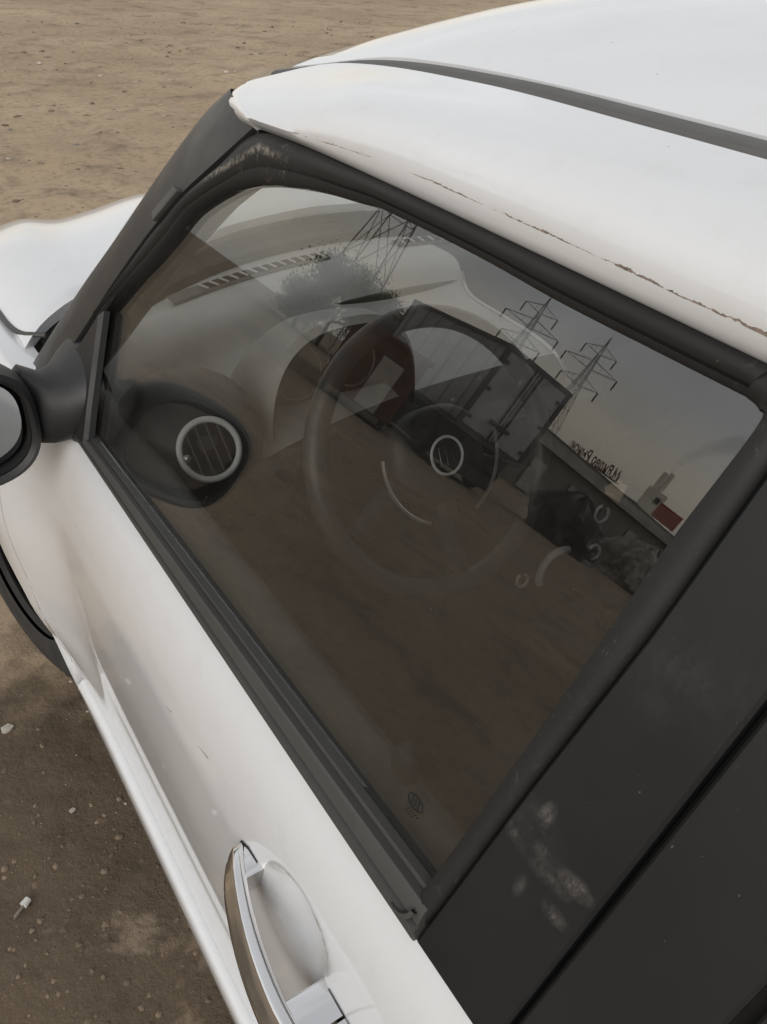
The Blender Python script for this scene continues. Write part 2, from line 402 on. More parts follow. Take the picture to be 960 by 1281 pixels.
# ------------------------------------------------------------------ ground
def vnoise(x, y, seed):
    """fast value noise on numpy arrays"""
    xi = np.floor(x).astype(int); yi = np.floor(y).astype(int); fx = x - xi; fy = y - yi
    fx = fx * fx * (3 - 2 * fx); fy = fy * fy * (3 - 2 * fy)
    def h(a, b):
        n_ = (a * 374761393 + b * 668265263 + seed * 1274126177) & 0x7fffffff
        n_ = ((n_ ^ (n_ >> 13)) * 1103515245 + 12345) & 0x7fffffff
        return (n_ & 0xffff) / 65535.0
    return (h(xi, yi) * (1 - fx) + h(xi + 1, yi) * fx) * (1 - fy) + (h(xi, yi + 1) * (1 - fx) + h(xi + 1, yi + 1) * fx) * fy - .5
def gz(x, y):
    z = .05 * vnoise(x * .45, y * .45, 1) + .028 * vnoise(x * 1.7, y * 1.7, 2) + .016 * vnoise(x * 5.1, y * 5.1, 3) + .009 * vnoise(x * 13.7, y * 13.7, 4)
    z = z + .005 * vnoise(x * 31, y * 31, 6) + .022 * (y > 2.3) * np.clip((y - 2.3) / 2, 0, 1) * (vnoise(x * 3.1, y * 3.1, 12) + .7 * vnoise(x * 7.7, y * 7.7, 14))
    # tyre ruts crossing the lot in front of the car
    r = np.abs(((y - .16 * x) * .9 + .5 * vnoise(x * .3, y * .3, 9)) % 2.1 - 1.05)
    z = z - .03 * np.exp(-(r / .16) ** 2) * (y > 2.4)
    return z - .012
def axis(a, b, st, far, g=1.05):
    c = list(np.arange(a, b, st)); s = st; lo = a; hi = c[-1]; L = []; H = []
    while hi < far: s *= g; hi += s; H.append(hi)
    s = st
    while lo > -far: s *= g; lo -= s; L.append(lo)
    return np.array(L[::-1] + c + H)
gx = axis(-2.4, 3.2, .030, 1400); gy = axis(-.6, 5.2, .030, 1400)
GX, GY = np.meshgrid(gx, gy); GZ = gz(GX, GY)
far_fade = np.clip(1 - (np.hypot(GX, GY) - 25) / 40, 0, 1); GZ = GZ * far_fade
nx_, ny_ = len(gx), len(gy)
idx = np.arange(nx_ * ny_).reshape(ny_, nx_)
F4 = np.stack([idx[:-1, :-1], idx[:-1, 1:], idx[1:, 1:], idx[1:, :-1]], -1).reshape(-1, 4)
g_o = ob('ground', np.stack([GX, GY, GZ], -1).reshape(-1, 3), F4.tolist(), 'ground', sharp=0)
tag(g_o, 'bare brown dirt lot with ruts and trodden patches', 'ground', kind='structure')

def stone_mesh(r, sd):
    bm = bmesh.new(); bmesh.ops.create_icosphere(bm, subdivisions=1, radius=1); q = random.Random(sd)
    sx_, sy_, sz_ = q.uniform(.7, 1.3), q.uniform(.7, 1.2), q.uniform(.35, .7)
    V = [((v.co.x * sx_ + q.uniform(-.16, .16)) * r, (v.co.y * sy_ + q.uniform(-.16, .16)) * r, (v.co.z * sz_ + q.uniform(-.1, .1)) * r) for v in bm.verts]
    Fs = [[v.index for v in f.verts] for f in bm.faces]; bm.free(); return V, Fs
protos = [stone_mesh(1, i) for i in range(12)]
def scatter(name, n, xr, yr, rmin, rmax, mat, label, seed):
    q = random.Random(seed); v = []; f = []
    for _ in range(n):
        x = q.uniform(*xr); y = q.uniform(*yr)
        cl = noise.noise((x * 1.3, y * 1.3, seed))
        if q.random() > .35 + 1.1 * cl: continue
        r = rmin * (rmax / rmin) ** (q.random() ** 3.2); a = q.uniform(0, 6.28); ca, sa = math.cos(a), math.sin(a)
        z = float(gz(np.array([x]), np.array([y]))[0]) * max(0, min(1, 1 - (math.hypot(x, y) - 25) / 40)); V, Fs = protos[q.randrange(12)]; k = len(v)
        v += [(x + r * (p[0] * ca - p[1] * sa), y + r * (p[0] * sa + p[1] * ca), z + r * (p[2] - .02)) for p in V]
        f += [tuple(i + k for i in t) for t in Fs]
    o = ob(name, v, f, mat, smooth=False); tag(o, label, 'gravel', kind='stuff')
scatter('gravel', 9000, (-1.7, -.72), (-.1, 2.0), .0011, .008, 'clod', 'loose brown gravel scattered on the dirt beside the car', 3)
scatter('pale_gravel', 600, (-1.7, -.72), (-.1, 2.0), .0009, .005, 'pale', 'tiny pale grit on the dirt beside the car', 5)
scatter('lot_gravel', 2600, (-2, 9), (2.2, 15), .004, .04, 'stone', 'loose stones strewn across the open lot ahead', 8)
scatter('dirt_clods', 5000, (-2, 9), (2.2, 15), .005, .04, 'clod', 'crumbled brown dirt clods on the open lot ahead', 21)
scatter('pale_lot_gravel', 900, (-4, 10), (2.2, 15), .004, .03, 'pale', 'pale stone chips strewn across the open lot ahead', 11)

# ------------------------------------------------------------------ the car
TAU = math.radians(20.2021); CT, ST = math.cos(TAU), math.sin(TAU)
def G(y, s, d=0., side=-1):
    """door-glass frame: y forward, s up along the pane, d out from the pane"""
    return (side * (.7452 - s * ST + d * CT), y, .9093 + s * CT + d * ST)
car = empty('hatchback_car', (0, 0, 0), 0, 'white hatchback car with black pillars and a closed driver door, dusty and chipped', 'car')

Wz = spl([.18, .215, .245, .272, .290, .300, .306, .36, .44, .55, .65, .75, .80, .84, .875, .900, .912],
         [.700, .790, .8015, .803, .8015, .7985, .7875, .786, .788, .794, .797, .795, .789, .780, .767, .752, .744])
AX, AZ, AR = 1.34, .29, .335
RX = -1.10
def W(y, z):
    x = Wz(z)
    Bz = sst(.235, .45, z) * (1 - .65 * sst(.58, .90, z))
    x += .063 * Bz * sst(.80, 1.13, y) * (1 - sst(1.58, 1.95, y))
    x += .050 * Bz * sst(-.62, -.92, y) * (1 - sst(-1.30, -1.70, y))
    if y > 1.35: x -= .30 * ((y - 1.35) / .65) ** 2.6 * .8
    if y < -1.2: x -= .16 * ((-1.2 - y) / .6) ** 2.2
    return x
def dent(y, z):
    r = math.hypot((y - .108) / .066, (z - .779 + .10 * (y - .108)) / .047)
    return .026 * (1 - sst(.30, 1.0, r))

def patch(name, side, ys, zb, zt, nz, mat, parent, flange=.018, dented=False, label=None):
    rows = []
    for y in ys:
        a, b = (zb(y) if callable(zb) else zb), (zt(y) if callable(zt) else zt)
        c = []
        for k in range(nz + 1):
            z = a + (b - a) * k / nz; yy = y(z) if callable(y) else y
            x = W(yy, z) - (dent(yy, z) if dented else 0); c.append((side * x, yy, z))
        rows.append(c)
    if flange:                                  # folded edges all round
        def inn(p, dy=0, dz=0): return (p[0] - side * flange, p[1] + dy, p[2] + dz)
        rows = [[inn(p) for p in rows[0]]] + rows + [[inn(p) for p in rows[-1]]]
        rows = [[inn(r[0])] + r + [inn(r[-1])] for r in rows]
    v, f = loft(rows)
    if side > 0: f = [q[::-1] for q in f]
    return ob(name, v, f, mat, parent, sharp=50, label=label)

def dgap(z): return .955 + .095 * sst(.30, .72, z)      # door / fender shut line
def bgap(z): return -.098 - .02 * (z - .93) / .27       # front door / rear door shut line
BELT = .9085
def ycol(f0, f1, n, power=1):
    return n
def door_cols(fa, fb, n):
    """columns as y(z) between two shut lines"""
    return [(lambda z, t=t: fa(z) * (1 - t) + fb(z) * t) for t in np.linspace(0, 1, n)]
def patch2(name, side, fa, fb, n, z0, z1, nz, mat, parent, dented=False, label=None, topf=None, flange=.018):
    zs = np.linspace(z0, z1, nz + 1); rows = []
    for t in np.linspace(0, 1, n):
        c = []
        for z in zs:
            y = fa(z) * (1 - t) + fb(z) * t
            c.append((side * (W(y, z) - (dent(y, z) if dented else 0)), y, z))
        rows.append(c)
    inn = lambda p: (p[0] - side * flange, p[1], p[2])
    rows = [[inn(p) for p in rows[0]]] + rows + [[inn(p) for p in rows[-1]]]
    rows = [[inn(r[0])] + r + [inn(r[-1])] for r in rows]
    v, f = loft(rows)
    if side > 0: f = [q[::-1] for q in f]
    return ob(name, v, f, mat, parent, sharp=55, label=label)

# glass outline of the front door, in (y, s)
GO = [(0.0, .036), (.264, .028), (.770, .012), (.8186, .1561), (.7714, .2056), (.7087, .262), (.6657, .3055), (.6265, .3486), (.5577, .3904), (.4984, .4119), (.4158, .4271), (.3533, .4335), (.3084, .4377), (.1915, .4372), (.1074, .434), (.0243, .4332), (-.0306, .4328), (-.0400, .4300), (-.0440, .4213), (-.0339, .3547), (-.0279, .297)]
F_in = [(.8186, .1561), (.7714, .2056), (.7087, .262), (.6657, .3055), (.6265, .3486), (.5577, .3904), (.4984, .4119), (.4158, .4271), (.3533, .4335), (.3084, .4377), (.1915, .4372), (.1074, .434), (.0243, .4332), (-.0306, .4328)]
F_out = [(.8130, .1700), (.7813, .2061), (.7091, .2937), (.6750, .3290), (.6429, .3611), (.5793, .4090), (.5232, .4514), (.4360, .4570), (.3700, .4572), (.3042, .4572), (.1900, .4560), (.1104, .4548), (.0250, .4535), (-.0400, .4525)]
B_in = [(-.0306, .4328), (-.0400, .4300), (-.0440, .4213), (-.0339, .3547), (-.0279, .297), (-.0150, .165), (0.0, .0406), (.006, .006)]
B_out = [(-.0400, .4525), (-.0600, .4500), (-.0625, .4300), (-.0560, .3600), (-.0500, .297), (-.0320, .165), (-.0175, .0406), (-.0120, .006)]

def band(name, inn, outl, prof, mat, parent, side, n=70, uvs=False):
    """strip swept between two outlines; prof = [(t from outer to inner, d)]"""
    A = resample(outl, n, None); B = resample(inn, n, None)
    # keep the matching of the hand-paired points
    tt = np.linspace(0, len(outl) - 1, n)
    def pick(pts, u):
        i = min(int(u), len(pts) - 2); f = u - i
        p0, p1, p2, p3 = [np.array(pts[min(max(k, 0), len(pts) - 1)]) for k in (i - 1, i, i + 1, i + 2)]
        return .5 * ((2 * p1) + (p2 - p0) * f + (2 * p0 - 5 * p1 + 4 * p2 - p3) * f * f + (3 * p1 - p0 - 3 * p2 + p3) * f ** 3)
    rows = []
    for u in tt:
        a, b = pick(outl, u), pick(inn, u)
        rows.append([G(*(a * (1 - t) + b * t), d, side) for t, d in prof])
    v, f = loft(rows)
    if side < 0: f = [q[::-1] for q in f]
    return ob(name, v, f, mat, parent, sharp=50)

def slab(name, poly, d0, d1, mat, parent, side, uvbox=None, bev=.0015, label=None):
    """flat panel in the pane frame with thickness and a small bevel"""
    P = np.array(poly, float); c = P.mean(0); n_ = len(P)
    nxt = np.roll(P, -1, 0); prv = np.roll(P, 1, 0)
    def off(e):
        o = []
        area = .5 * np.sum(P[:, 0] * nxt[:, 1] - nxt[:, 0] * P[:, 1]); sg = 1 if area > 0 else -1
        for p, a, b in zip(P, prv, nxt):
            t1 = (p - a) / (np.linalg.norm(p - a) + 1e-9); t2 = (b - p) / (np.linalg.norm(b - p) + 1e-9)
            n1 = np.array([-t1[1], t1[0]]) * sg; n2 = np.array([-t2[1], t2[0]]) * sg; m_ = n1 + n2; m_ /= max(np.dot(m_, n1), .4)
            o.append(p + m_ * e)
        return o
    rings = [[G(*p, d0, side) for p in P], [G(*p, d1 - bev, side) for p in P], [G(*p, d1, side) for p in off(bev)]]
    v, f = loft([r + [r[0]] for r in rings]); v = [p for r in rings for p in r]
    f = [(i * n_ + j, i * n_ + (j + 1) % n_, (i + 1) * n_ + (j + 1) % n_, (i + 1) * n_ + j) for i in range(2) for j in range(n_)]
    f += [tuple(range(2 * n_, 3 * n_)), tuple(range(n_))[::-1]]
    uv = None
    if uvbox: 
        y0, y1, s0, s1 = uvbox
        uv = [((p[0] - y0) / (y1 - y0), (p[1] - s0) / (s1 - s0)) for r in (P, P, off(bev)) for p in r]
    o = ob(name, v, f, mat, parent, smooth=False, label=label, uvs=uv)
    bm = bmesh.new(); bm.from_mesh(o.data); bmesh.ops.recalc_face_normals(bm, faces=bm.faces); bm.to_mesh(o.data); bm.free()
    return o

def side_of_car(s):
    L = (s == -1)
    # ---- front door
    door = patch2('door', s, dgap, lambda z: bgap(z) + .0, 150, .308, BELT, 80, 'paint', car, dented=True,
                  label='white front door with chrome pull handle and scratches' if L else 'white front door on the far side')
    if True:
        g = slab('window_glass', GO, -.008, -.004, 'glass', door, s, bev=.0003)
        g.data.materials.append(MAT['clearglass'])
        for p_ in g.data.polygons:
            if len(p_.vertices) <= 4 or p_.normal.x * s < 0: p_.material_index = 1
        band('window_frame', F_in, F_out, [(0, -.012), (0, .004), (.06, .009), (.30, .012), (.58, .0105), (.70, .006), (.74, .0075), (.90, .006), (1.0, .001), (1.02, -.012)], 'frame', door, s)
        band('frame_seal', B_in, B_out, [(0, -.010), (0, .004), (.12, .0085), (.5, .011), (.86, .0085), (1.0, .001), (1.02, -.012)], 'frame', door, s, 60)
        # belt moulding, tapering towards the mirror
        rows = []
        for y in np.linspace(-.0128, .800, 60):
            k = interp(y, [0, .27, .78], [1.0, .82, .46])
            rows.append([G(y, q * k - .004, d, s) for q, d in [(-.004, -.004), (-.002, .008), (.003, .0125), (.011, .0135), (.0135, .0095), (.0150, .0095), (.0165, .0125), (.030, .0120), (.0325, .0105), (.0335, .003), (.0365, .0025), (.0375, .0045), (.0395, .0045), (.0402, -.0035)]])
        v, f = loft(rows); f = f + [tuple(range(14)), tuple(range(59 * 14, 60 * 14))[::-1]]
        if s > 0: f = [q[::-1] for q in f]
        bmld = ob('belt_moulding', v, f, 'trim', door, sharp=30)
        # small curved end cap where the seal meets the moulding
        rows = []
        for t in np.linspace(0, 1, 12):
            a = math.radians(-10 + 95 * t); cy, cs = .006, .022; r0 = .020
            rows.append([G(cy - r0 * math.sin(a) * .9 + .004, cs - r0 * math.cos(a) * .95, d, s) if e == 0 else G(cy - (r0 - .004) * math.sin(a) * .9 + .004, cs - (r0 - .004) * math.cos(a) * .95, d, s) for e, d in ((0, .008), (0, .0155), (1, .0165), (1, .009))])
        v, f = loft(rows); ob('end_cap', v, f, 'trim', bmld)
        # black B pillar panel of the front door
        bp = [(-.0132, -.0065), (-.0190, .0406), (-.0335, .165), (-.0515, .297), (-.0575, .3600), (-.0640, .4300), (-.0615, .4490), (-.1275, .4475), (-.1180, .3066), (-.0982, .0193), (-.0970, -.0065)]
        slab('pillar_panel', bp, -.006, .0065, 'bpanel', door, s, uvbox=(-.0135, -.1275, -.0045, .4490), bev=.0022, label='black pillar panel with greasy finger smears' if L else None)
    # ---- rear door and its black pillar panel
    rdoor = patch2('door', s, lambda z: bgap(z) - .007, lambda z: -.86 - .10 * sst(.45, .8, z), 70, .308, BELT, 30, 'paint', car,
                   label='white rear door behind the black pillar' if L else 'white rear door on the far side')
    rp = [(-.1012, -.0065), (-.1025, .0193), (-.1225, .3066), (-.1318, .4475), (-.1990, .4460), (-.1940, .300), (-.1905, .2017), (-.1870, .1423), (-.1800, -.0065)]
    slab('pillar_panel', rp, -.006, .0060, 'pillar', rdoor, s, bev=.0022)
    slab('gap_seal', [(-.080, -.03), (-.090, .445), (-.215, .445), (-.200, -.03)], -.020, -.0105, 'rubber', rdoor, s)
    slab('window_frame', [(-.1870, -.003), (-.1945, .1423), (-.1985, .2017), (-.2025, .300), (-.2070, .4455), (-.2200, .4455), (-.2155, .300), (-.2100, .15), (-.2030, -.003)], -.010, .001, 'frame', rdoor, s)
    slab('window_glass', [(-.205, .0), (-.2115, .15), (-.217, .300), (-.2215, .425), (-.60, .420), (-.78, .40), (-.88, .30), (-.92, .0)], -.010, -.006, 'tint', rdoor, s, bev=.0003)
    slab('window_sill', [(-.2035, -.004), (-.2035, .012), (-.925, .012), (-.925, -.004)], -.006, .010, 'trim', rdoor, s)
    slab('window_header', [(-.2210, .425), (-.2200, .4470), (-.62, .440), (-.80, .418), (-.92, .31), (-.96, .0), (-.925, .0), (-.885, .30), (-.785, .398), (-.60, .420)], -.010, .006, 'frame', rdoor, s)
    # ---- fender
    def zb(y):
        return AZ + math.sqrt(max(AR ** 2 - (y - AX) ** 2, 0)) if abs(y - AX) < AR else .25
    t = np.linspace(0, math.pi, 60)
    arch = AX - AR * np.cos(t)
    ys = list(arch[2:]) + list(np.linspace(AX + AR + .01, 1.985, 16))
    rows = []
    nzf = 36
    zs0 = lambda y: max(zb(y), .25)
    for i, y in enumerate([None, -1] + ys):
        c = []
        for k in range(nzf + 1):
            if y is None:
                z = .215 + (.893 - .215) * k / nzf; yy = dgap(z) + .0045
            elif y == -1:
                z = .215 + (.893 - .215) * k / nzf; yy = max(AX - AR - .001, dgap(z) + .0045)
            else:
                zt_ = .893 - .10 * sst(1.55, 1.98, y); z = zs0(y) + (zt_ - zs0(y)) * k / nzf; yy = max(y, dgap(z) + .0045)
            c.append((s * W(yy, z), yy, z))
        rows.append(c)
    rows = [[(p[0] - s * .018, p[1], p[2]) for p in rows[0]]] + rows
    rows = [[(r[0][0] - s * .03, r[0][1], r[0][2] + .003)] + r + [(r[-1][0] - s * .006, r[-1][1], r[-1][2] + .001), (r[-1][0] - s * .06, r[-1][1], r[-1][2] - .012)] for r in rows]
    v, f = loft(rows)
    if s > 0: f = [q[::-1] for q in f]
    fen = ob('fender', v, f, 'paint', car, sharp=60)
    # wheel arch liner
    rows = [[(s * x, AX - (AR + .004) * math.cos(a), AZ + (AR + .004) * math.sin(a)) for x in (.80, .50)] for a in np.linspace(-.2, math.pi + .2, 30)]
    v, f = loft(rows); ob('arch_liner', v, f, 'innerblk', fen)
    # ---- sill
    rows = []
    for y in np.linspace(-.80, .9525, 50):
        dz = 0
        rows.append([(s * (W(y, z) if z > .2 else Wz(z)) + (0 if z > .2 else 0), y, z) for z in (.18, .205, .225, .245, .272, .283, .290)] + [(s * .7995, y, .2950), (s * .7960, y, .2985), (s * .782, y, .3025), (s * .74, y, .303)])
    v, f = loft(rows); f += [tuple(range(11)), tuple(range(49 * 11, 50 * 11))[::-1]]
    ob('sill', v, f, 'paint', car, sharp=50)
    # ---- rear quarter
    def zq(y): return AZ + math.sqrt(max(AR ** 2 - (y - RX) ** 2, 0)) if abs(y - RX) < AR else .25
    ys = [-.875] + list(np.linspace(-.9, -1.74, 60))
    rows = [[(s * W(y, zq(y) + (.915 - zq(y)) * k / 24), y, zq(y) + (.915 - zq(y)) * k / 24) for k in range(25)] for y in ys]
    v, f = loft(rows)
    if s < 0: f = [q[::-1] for q in f]
    q = ob('quarter_panel', v, f, 'paint', car)
    slab('pillar_cover', [(-.93, -.004), (-.965, .02), (-.93, .31), (-.81, .43), (-.83, .448), (-1.05, .43), (-1.30, .33), (-1.45, -.004)], -.01, .004, 'pillar', q, s)
    rows = [[(s * x, RX - (AR + .004) * math.cos(a), AZ + (AR + .004) * math.sin(a)) for x in (.78, .50)] for a in np.linspace(-.2, math.pi + .2, 30)]
    v, f = loft(rows); ob('arch_liner', v, f, 'innerblk', q)

    # ---- roof rail between window frame and roof strip
    rail_pts(s)
    # ---- A pillar cover
    inner = [(.5140, .4585), (.5793, .4085), (.6429, .3606), (.7091, .2932), (.7813, .2056), (.8400, .1250), (.9300, .0200), (.955, -.01)]
    outer = [(.6640, .4790), (.7116, .4469), (.8018, .3502), (.8858, .2500), (.9602, .1700), (1.010, .1120), (1.085, .020), (1.113, -.015)]
    nn = 60; tt = np.linspace(0, 7, nn)
    A = np.array([[np.interp(u, range(8), [p[k] for p in inner]) for k in (0, 1)] for u in tt]); B = np.array([[np.interp(u, range(8), [p[k] for p in outer]) for k in (0, 1)] for u in tt])
    ker = np.ones(7) / 7
    for X in (A, B):
        for k in (0, 1): X[3:-3, k] = np.convolve(X[:, k], ker, 'valid')
    rows = []
    for a, b in zip(A, B):
        r = [G(a[0], a[1], -.012, s), G(*a, .006, s), G(a[0] * .97 + b[0] * .03, a[1] * .97 + b[1] * .03, .011, s), G(*(a * .6 + b * .4), .006, s), G(*(a * .22 + b * .78), -.010, s), G(*(a * .06 + b * .94), -.0205, s), G(*b, -.031, s)]
        e = G(*b, -.031, s); r.append((e[0] - s * .012, e[1] + .006, e[2] - .004)); r.append((e[0] - s * .05, e[1] + .02, e[2] - .012)); rows.append(r)
    v, f = loft(rows)
    if s < 0: f = [q_[::-1] for q_ in f]
    ap = ob('windscreen_pillar', v, f, 'pillar', car, sharp=45)
    # loose rubber lip and the clip lying in the gutter beside the pillar cover
    ga = [(.5190, .4535), (.5780, .4075), (.6410, .3590), (.7075, .2915), (.7790, .2045), (.8120, .1640)]
    MB().tube([G(y, q_ - .002, .0035, s) for y, q_ in resample(ga, 40)], .0042, 8).build('gutter_seal', 'rubber', ap)
    if L:
        c0 = np.array((.644, .364)); c1 = np.array((.688, .320)); t_ = (c1 - c0); nrm_ = np.array((t_[1], -t_[0])) / np.linalg.norm(t_)
        slab('pillar_clip', [tuple(c0), tuple(c1), tuple(c1 - nrm_ * .011), tuple(c0 - nrm_ * .011 + t_ * .12)], .008, .0165, 'roofstrip', ap, s, bev=.001)
    # inner trim of the pillar, seen through the glass
    rows = []
    for a, b in zip(A, B):
        a2 = a + np.array((-.012, -.012)) ; b2 = b + np.array((-.015, -.01))
        e = G(*b2, -.05, s); rows.append([G(*a2, -.016, s), G(*a2, -.035, s), G(*(a2 * .6 + b2 * .4), -.075, s), (e[0] - s * .035, e[1] - .01, e[2] - .01), (e[0] - s * .03, e[1] + .015, e[2])])
    v, f = loft(rows); ob('pillar_trim', v, f, 'innerblk', ap)
    # ---- mirror
    mir = empty('side_mirror'); mir.parent = car
    # sail: triangular foot on the door corner
    slab('mirror_foot', [(.7900, .1780), (.8000, .1700), (.8350, .1210), (.8800, .0720), (.9300, .0350), (.958, -.010), (.880, -.016), (.800, -.0145), (.7480, .0040), (.7500, .0110), (.7610, .0500), (.7740, .1050)], .000, .013, 'mirrorblk', mir, s, bev=.005)
    # arm: rounded neck from the foot out to the housing
    rows = []
    for t_, (cx, cy, cz, ry, rz) in zip(np.linspace(0, 1, 7), [(.715, .850, .962, .082, .058), (.738, .846, .950, .074, .052), (.757, .842, .940, .060, .048), (.776, .842, .936, .050, .047), (.792, .852, .938, .042, .052), (.802, .860, .940, .034, .054), (.812, .866, .942, .022, .040)]):
        rows.append([(s * (cx - .10 * (cz + rz * math.sin(a) - .94)), cy + ry * math.copysign(abs(math.cos(a)) ** .8, math.cos(a)), cz + rz * math.copysign(abs(math.sin(a)) ** .8, math.sin(a))) for a in np.linspace(0, 2 * math.pi, 25)[:-1]])
    v, f = loft(rows, True)
    if s > 0: f = [q_[::-1] for q_ in f]
    ob('mirror_arm', v, f, 'mirrorblk', mir)
    # housing: rounded shell open to the rear
    rows = []
    def sup(a, rx, rz, p): return rx * math.copysign(abs(math.cos(a)) ** p, math.cos(a)), rz * math.copysign(abs(math.sin(a)) ** p, math.sin(a))
    C0 = (.897, .942)
    for (y, rx, rz, ox) in [(.798, .0905, .0730, 0), (.792, .0960, .0790, 0), (.796, .1020, .0850, 0), (.812, .1040, .0865, 0), (.835, .1030, .0850, 0), (.862, .0960, .0780, -.002), (.886, .0780, .0600, -.006), (.900, .0500, .0360, -.01), (.905, .0150, .0100, -.012)]:
        rows.append([(s * (C0[0] + ox + sup(a, rx, rz, .72)[0]), y - .07 * (sup(a, rx, rz, .72)[0]) , C0[1] + sup(a, rx, rz, .72)[1]) for a in np.linspace(0, 2 * math.pi, 49)[:-1]])
    v, f = loft(rows, True)
    if s > 0: f = [q_[::-1] for q_ in f]
    ob('mirror_housing', v, f, 'mirrorblk', mir)
    rows = []
    for (y, k) in [(.800, 1.0), (.836, .985), (.8365, .02)]:
        rows.append([(s * (C0[0] + sup(a, .0900 * k, .0725 * k, .72)[0]), y - .07 * sup(a, .09 * k, .07, .72)[0], C0[1] + sup(a, .0900 * k, .0725 * k, .72)[1]) for a in np.linspace(0, 2 * math.pi, 49)[:-1]])
    v, f = loft(rows, True)
    ob('housing_lining', v, f, 'innerblk', mir)
    rows = []
    for k, dy in ((1.0, .0035), (.995, 0), (.85, 0), (.7, 0), (.5, 0), (.3, 0), (.15, 0), (.01, 0)):
        rr = []
        for a in np.linspace(0, 2 * math.pi, 49)[:-1]:
            u_, w_ = sup(a, .0835 * k, .0665 * k, .72); rr.append((s * (C0[0] + u_), .8090 + dy - .08 * u_ - .05 * w_ + (u_ * u_ + w_ * w_) * .45, C0[1] + w_))
        rows.append(rr)
    v, f = loft(rows, True)
    if s < 0: f = [q_[::-1] for q_ in f]
    ob('mirror_glass', v, f, 'mirror', mir)
    # ---- handle: curved chrome bar on two feet
    HZ = .7645; hp = [(.2060, .8035, .10), (.2035, .8085, .42), (.190, .8195, .85), (.166, .8305, 1), (.130, .8405, 1), (.094, .8470, 1), (.058, .8505, 1), (.036, .8505, 1), (.0160, .8490, 1)]
    hd = resample(hp, 64); rows = []
    for y, x, k in hd:
        hh = .0145 * max(k, .10); ix = x - .012 - .012 * max(k, .1)
        rows.append([(s * px, y, pz) for px, pz in [(x - .0135 * k, HZ + hh), (x - .0120 * k, HZ + hh * .95), (x - .0105 * k, HZ + hh * .82), (x - .0065 * k, HZ + hh * .2), (x - .0025 * k, HZ - hh * .3), (x, HZ - hh * .65), (x - .0012, HZ - hh * .9), (x - .004, HZ - hh), (ix, HZ - hh * .9), (ix, HZ + hh * .8), (ix + .0012, HZ + hh * .95), (ix + .003, HZ + hh)]])
    v, f = loft(rows, True); n8 = len(rows) - 1; f += [tuple(range(12))[::-1], tuple(range(n8 * 12, n8 * 12 + 12))]
    if s > 0: f = [q_[::-1] for q_ in f]
    hdl = ob('door_handle', v, f, 'chrome', door, sharp=50, label='bright chrome pull handle')
    def foot(name, sts, top, parent, mat='chrome'):
        rows = []
        for y, xo, sc_ in sts:
            h1 = .0145 * sc_ * top; xi = W(y, HZ) - dent(y, HZ) - .006
            rows.append([(s * xo, y, HZ - h1), (s * xo, y, HZ + h1 - .001), (s * (xo - .001), y, HZ + h1), (s * xi, y, HZ + h1), (s * xi, y, HZ - h1)])
        v, f = loft(rows, True); m5 = len(rows) - 1; f += [tuple(range(5))[::-1], tuple(range(m5 * 5, m5 * 5 + 5))]
        return ob(name, v, f, mat, parent, sharp=35)
    foot('handle_foot', [(.2055, .793, .10), (.203, .800, .42), (.190, .8085, .85), (.178, .8125, .93), (.1665, .815, .97), (.1645, .8145, .90)], .96, hdl)
    foot('handle_foot', [(.0505, .832, .90), (.0485, .835, .97), (.030, .836, .97), (.0160, .835, .97)], .96, hdl)
    rows = []
    for y, x in [(.0130, .8488), (-.002, .8455), (-.016, .8380), (-.026, .8265), (-.032, .8060)]:
        hh = .0143; rows.append([(s * px, y, pz) for px, pz in [(x - .0125, HZ + hh), (x - .011, HZ + hh - .0012), (x - .004, HZ - hh * .2), (x, HZ - hh + .005), (x - .004, HZ - hh), (.780, HZ - hh + .002), (.780, HZ + hh)]])
    v, f = loft(rows, True); f += [tuple(range(7))[::-1], tuple(range(28, 35))]
    ob('lock_cover', v, f, 'chrome', door, sharp=35)
    for sts in ([(.2075, .002), (.2050, .008), (.192, .0142), (.180, .0152), (.172, .0156)], [(.040, .0154), (.02, .0158), (0, .0160), (-.02, .0160), (-.036, .0140)]):
        rows = [[(s * (W(y, z) - dent(y, z) + .0009), y, z) for z in np.linspace(HZ - hh_ * .4, HZ + hh_, 6)] for y, hh_ in sts]
        v, f = loft(rows); ob('handle_gasket', v, f, 'rubber', door)
    if L:
        for (y0, z0), (y1, z1) in (((.402, .770), (.386, .775)), ((.313, .794), (.290, .799))):
            sm = MB(); rr = []
            for t in np.linspace(0, 1, 7):
                y = y0 + (y1 - y0) * t; z = z0 + (z1 - z0) * t; hw_ = .0006 * (t ** 2) + .0002; rr.append([(s * (W(y, z + q_) + .0003), y, z + q_) for q_ in (-hw_, hw_)])
            v, f = loft(rr); ob('scratch', v, f, 'scratch', door)
        # etched maker's stamp on the pane, and the lock knob behind it
        em_ = MB(); cy_, cs_ = .0450, .0690
        em_.tube([G(cy_ + .0085 * math.cos(a), cs_ + .0052 * math.sin(a), -.0036, s) for a in np.linspace(0, 2 * math.pi, 33)[:-1]], .0005, 5, True)
        for k in (-.0035, 0, .0035): em_.bar(G(cy_ + k - .0008, cs_ - .003, -.0036, s), G(cy_ + k + .0008, cs_ + .003, -.0036, s), .0008, 5)
        for k, n_ in ((-.0090, 6), (-.0125, 4)):
            for q_ in range(n_): em_.bar(G(cy_ + .006 - q_ * .0025, cs_ + k, -.0036, s), G(cy_ + .0048 - q_ * .0025, cs_ + k + .0012, -.0036, s), .0005, 5)
        em_.build('glass_stamp', 'rubber', door)
        kn = G(.108, .030, -.060, s); MB().ell(kn, (.011, .014, .026), None, 20, 12, .8).build('lock_knob', 'innerblk', door)
    # door card inside
    rows = []
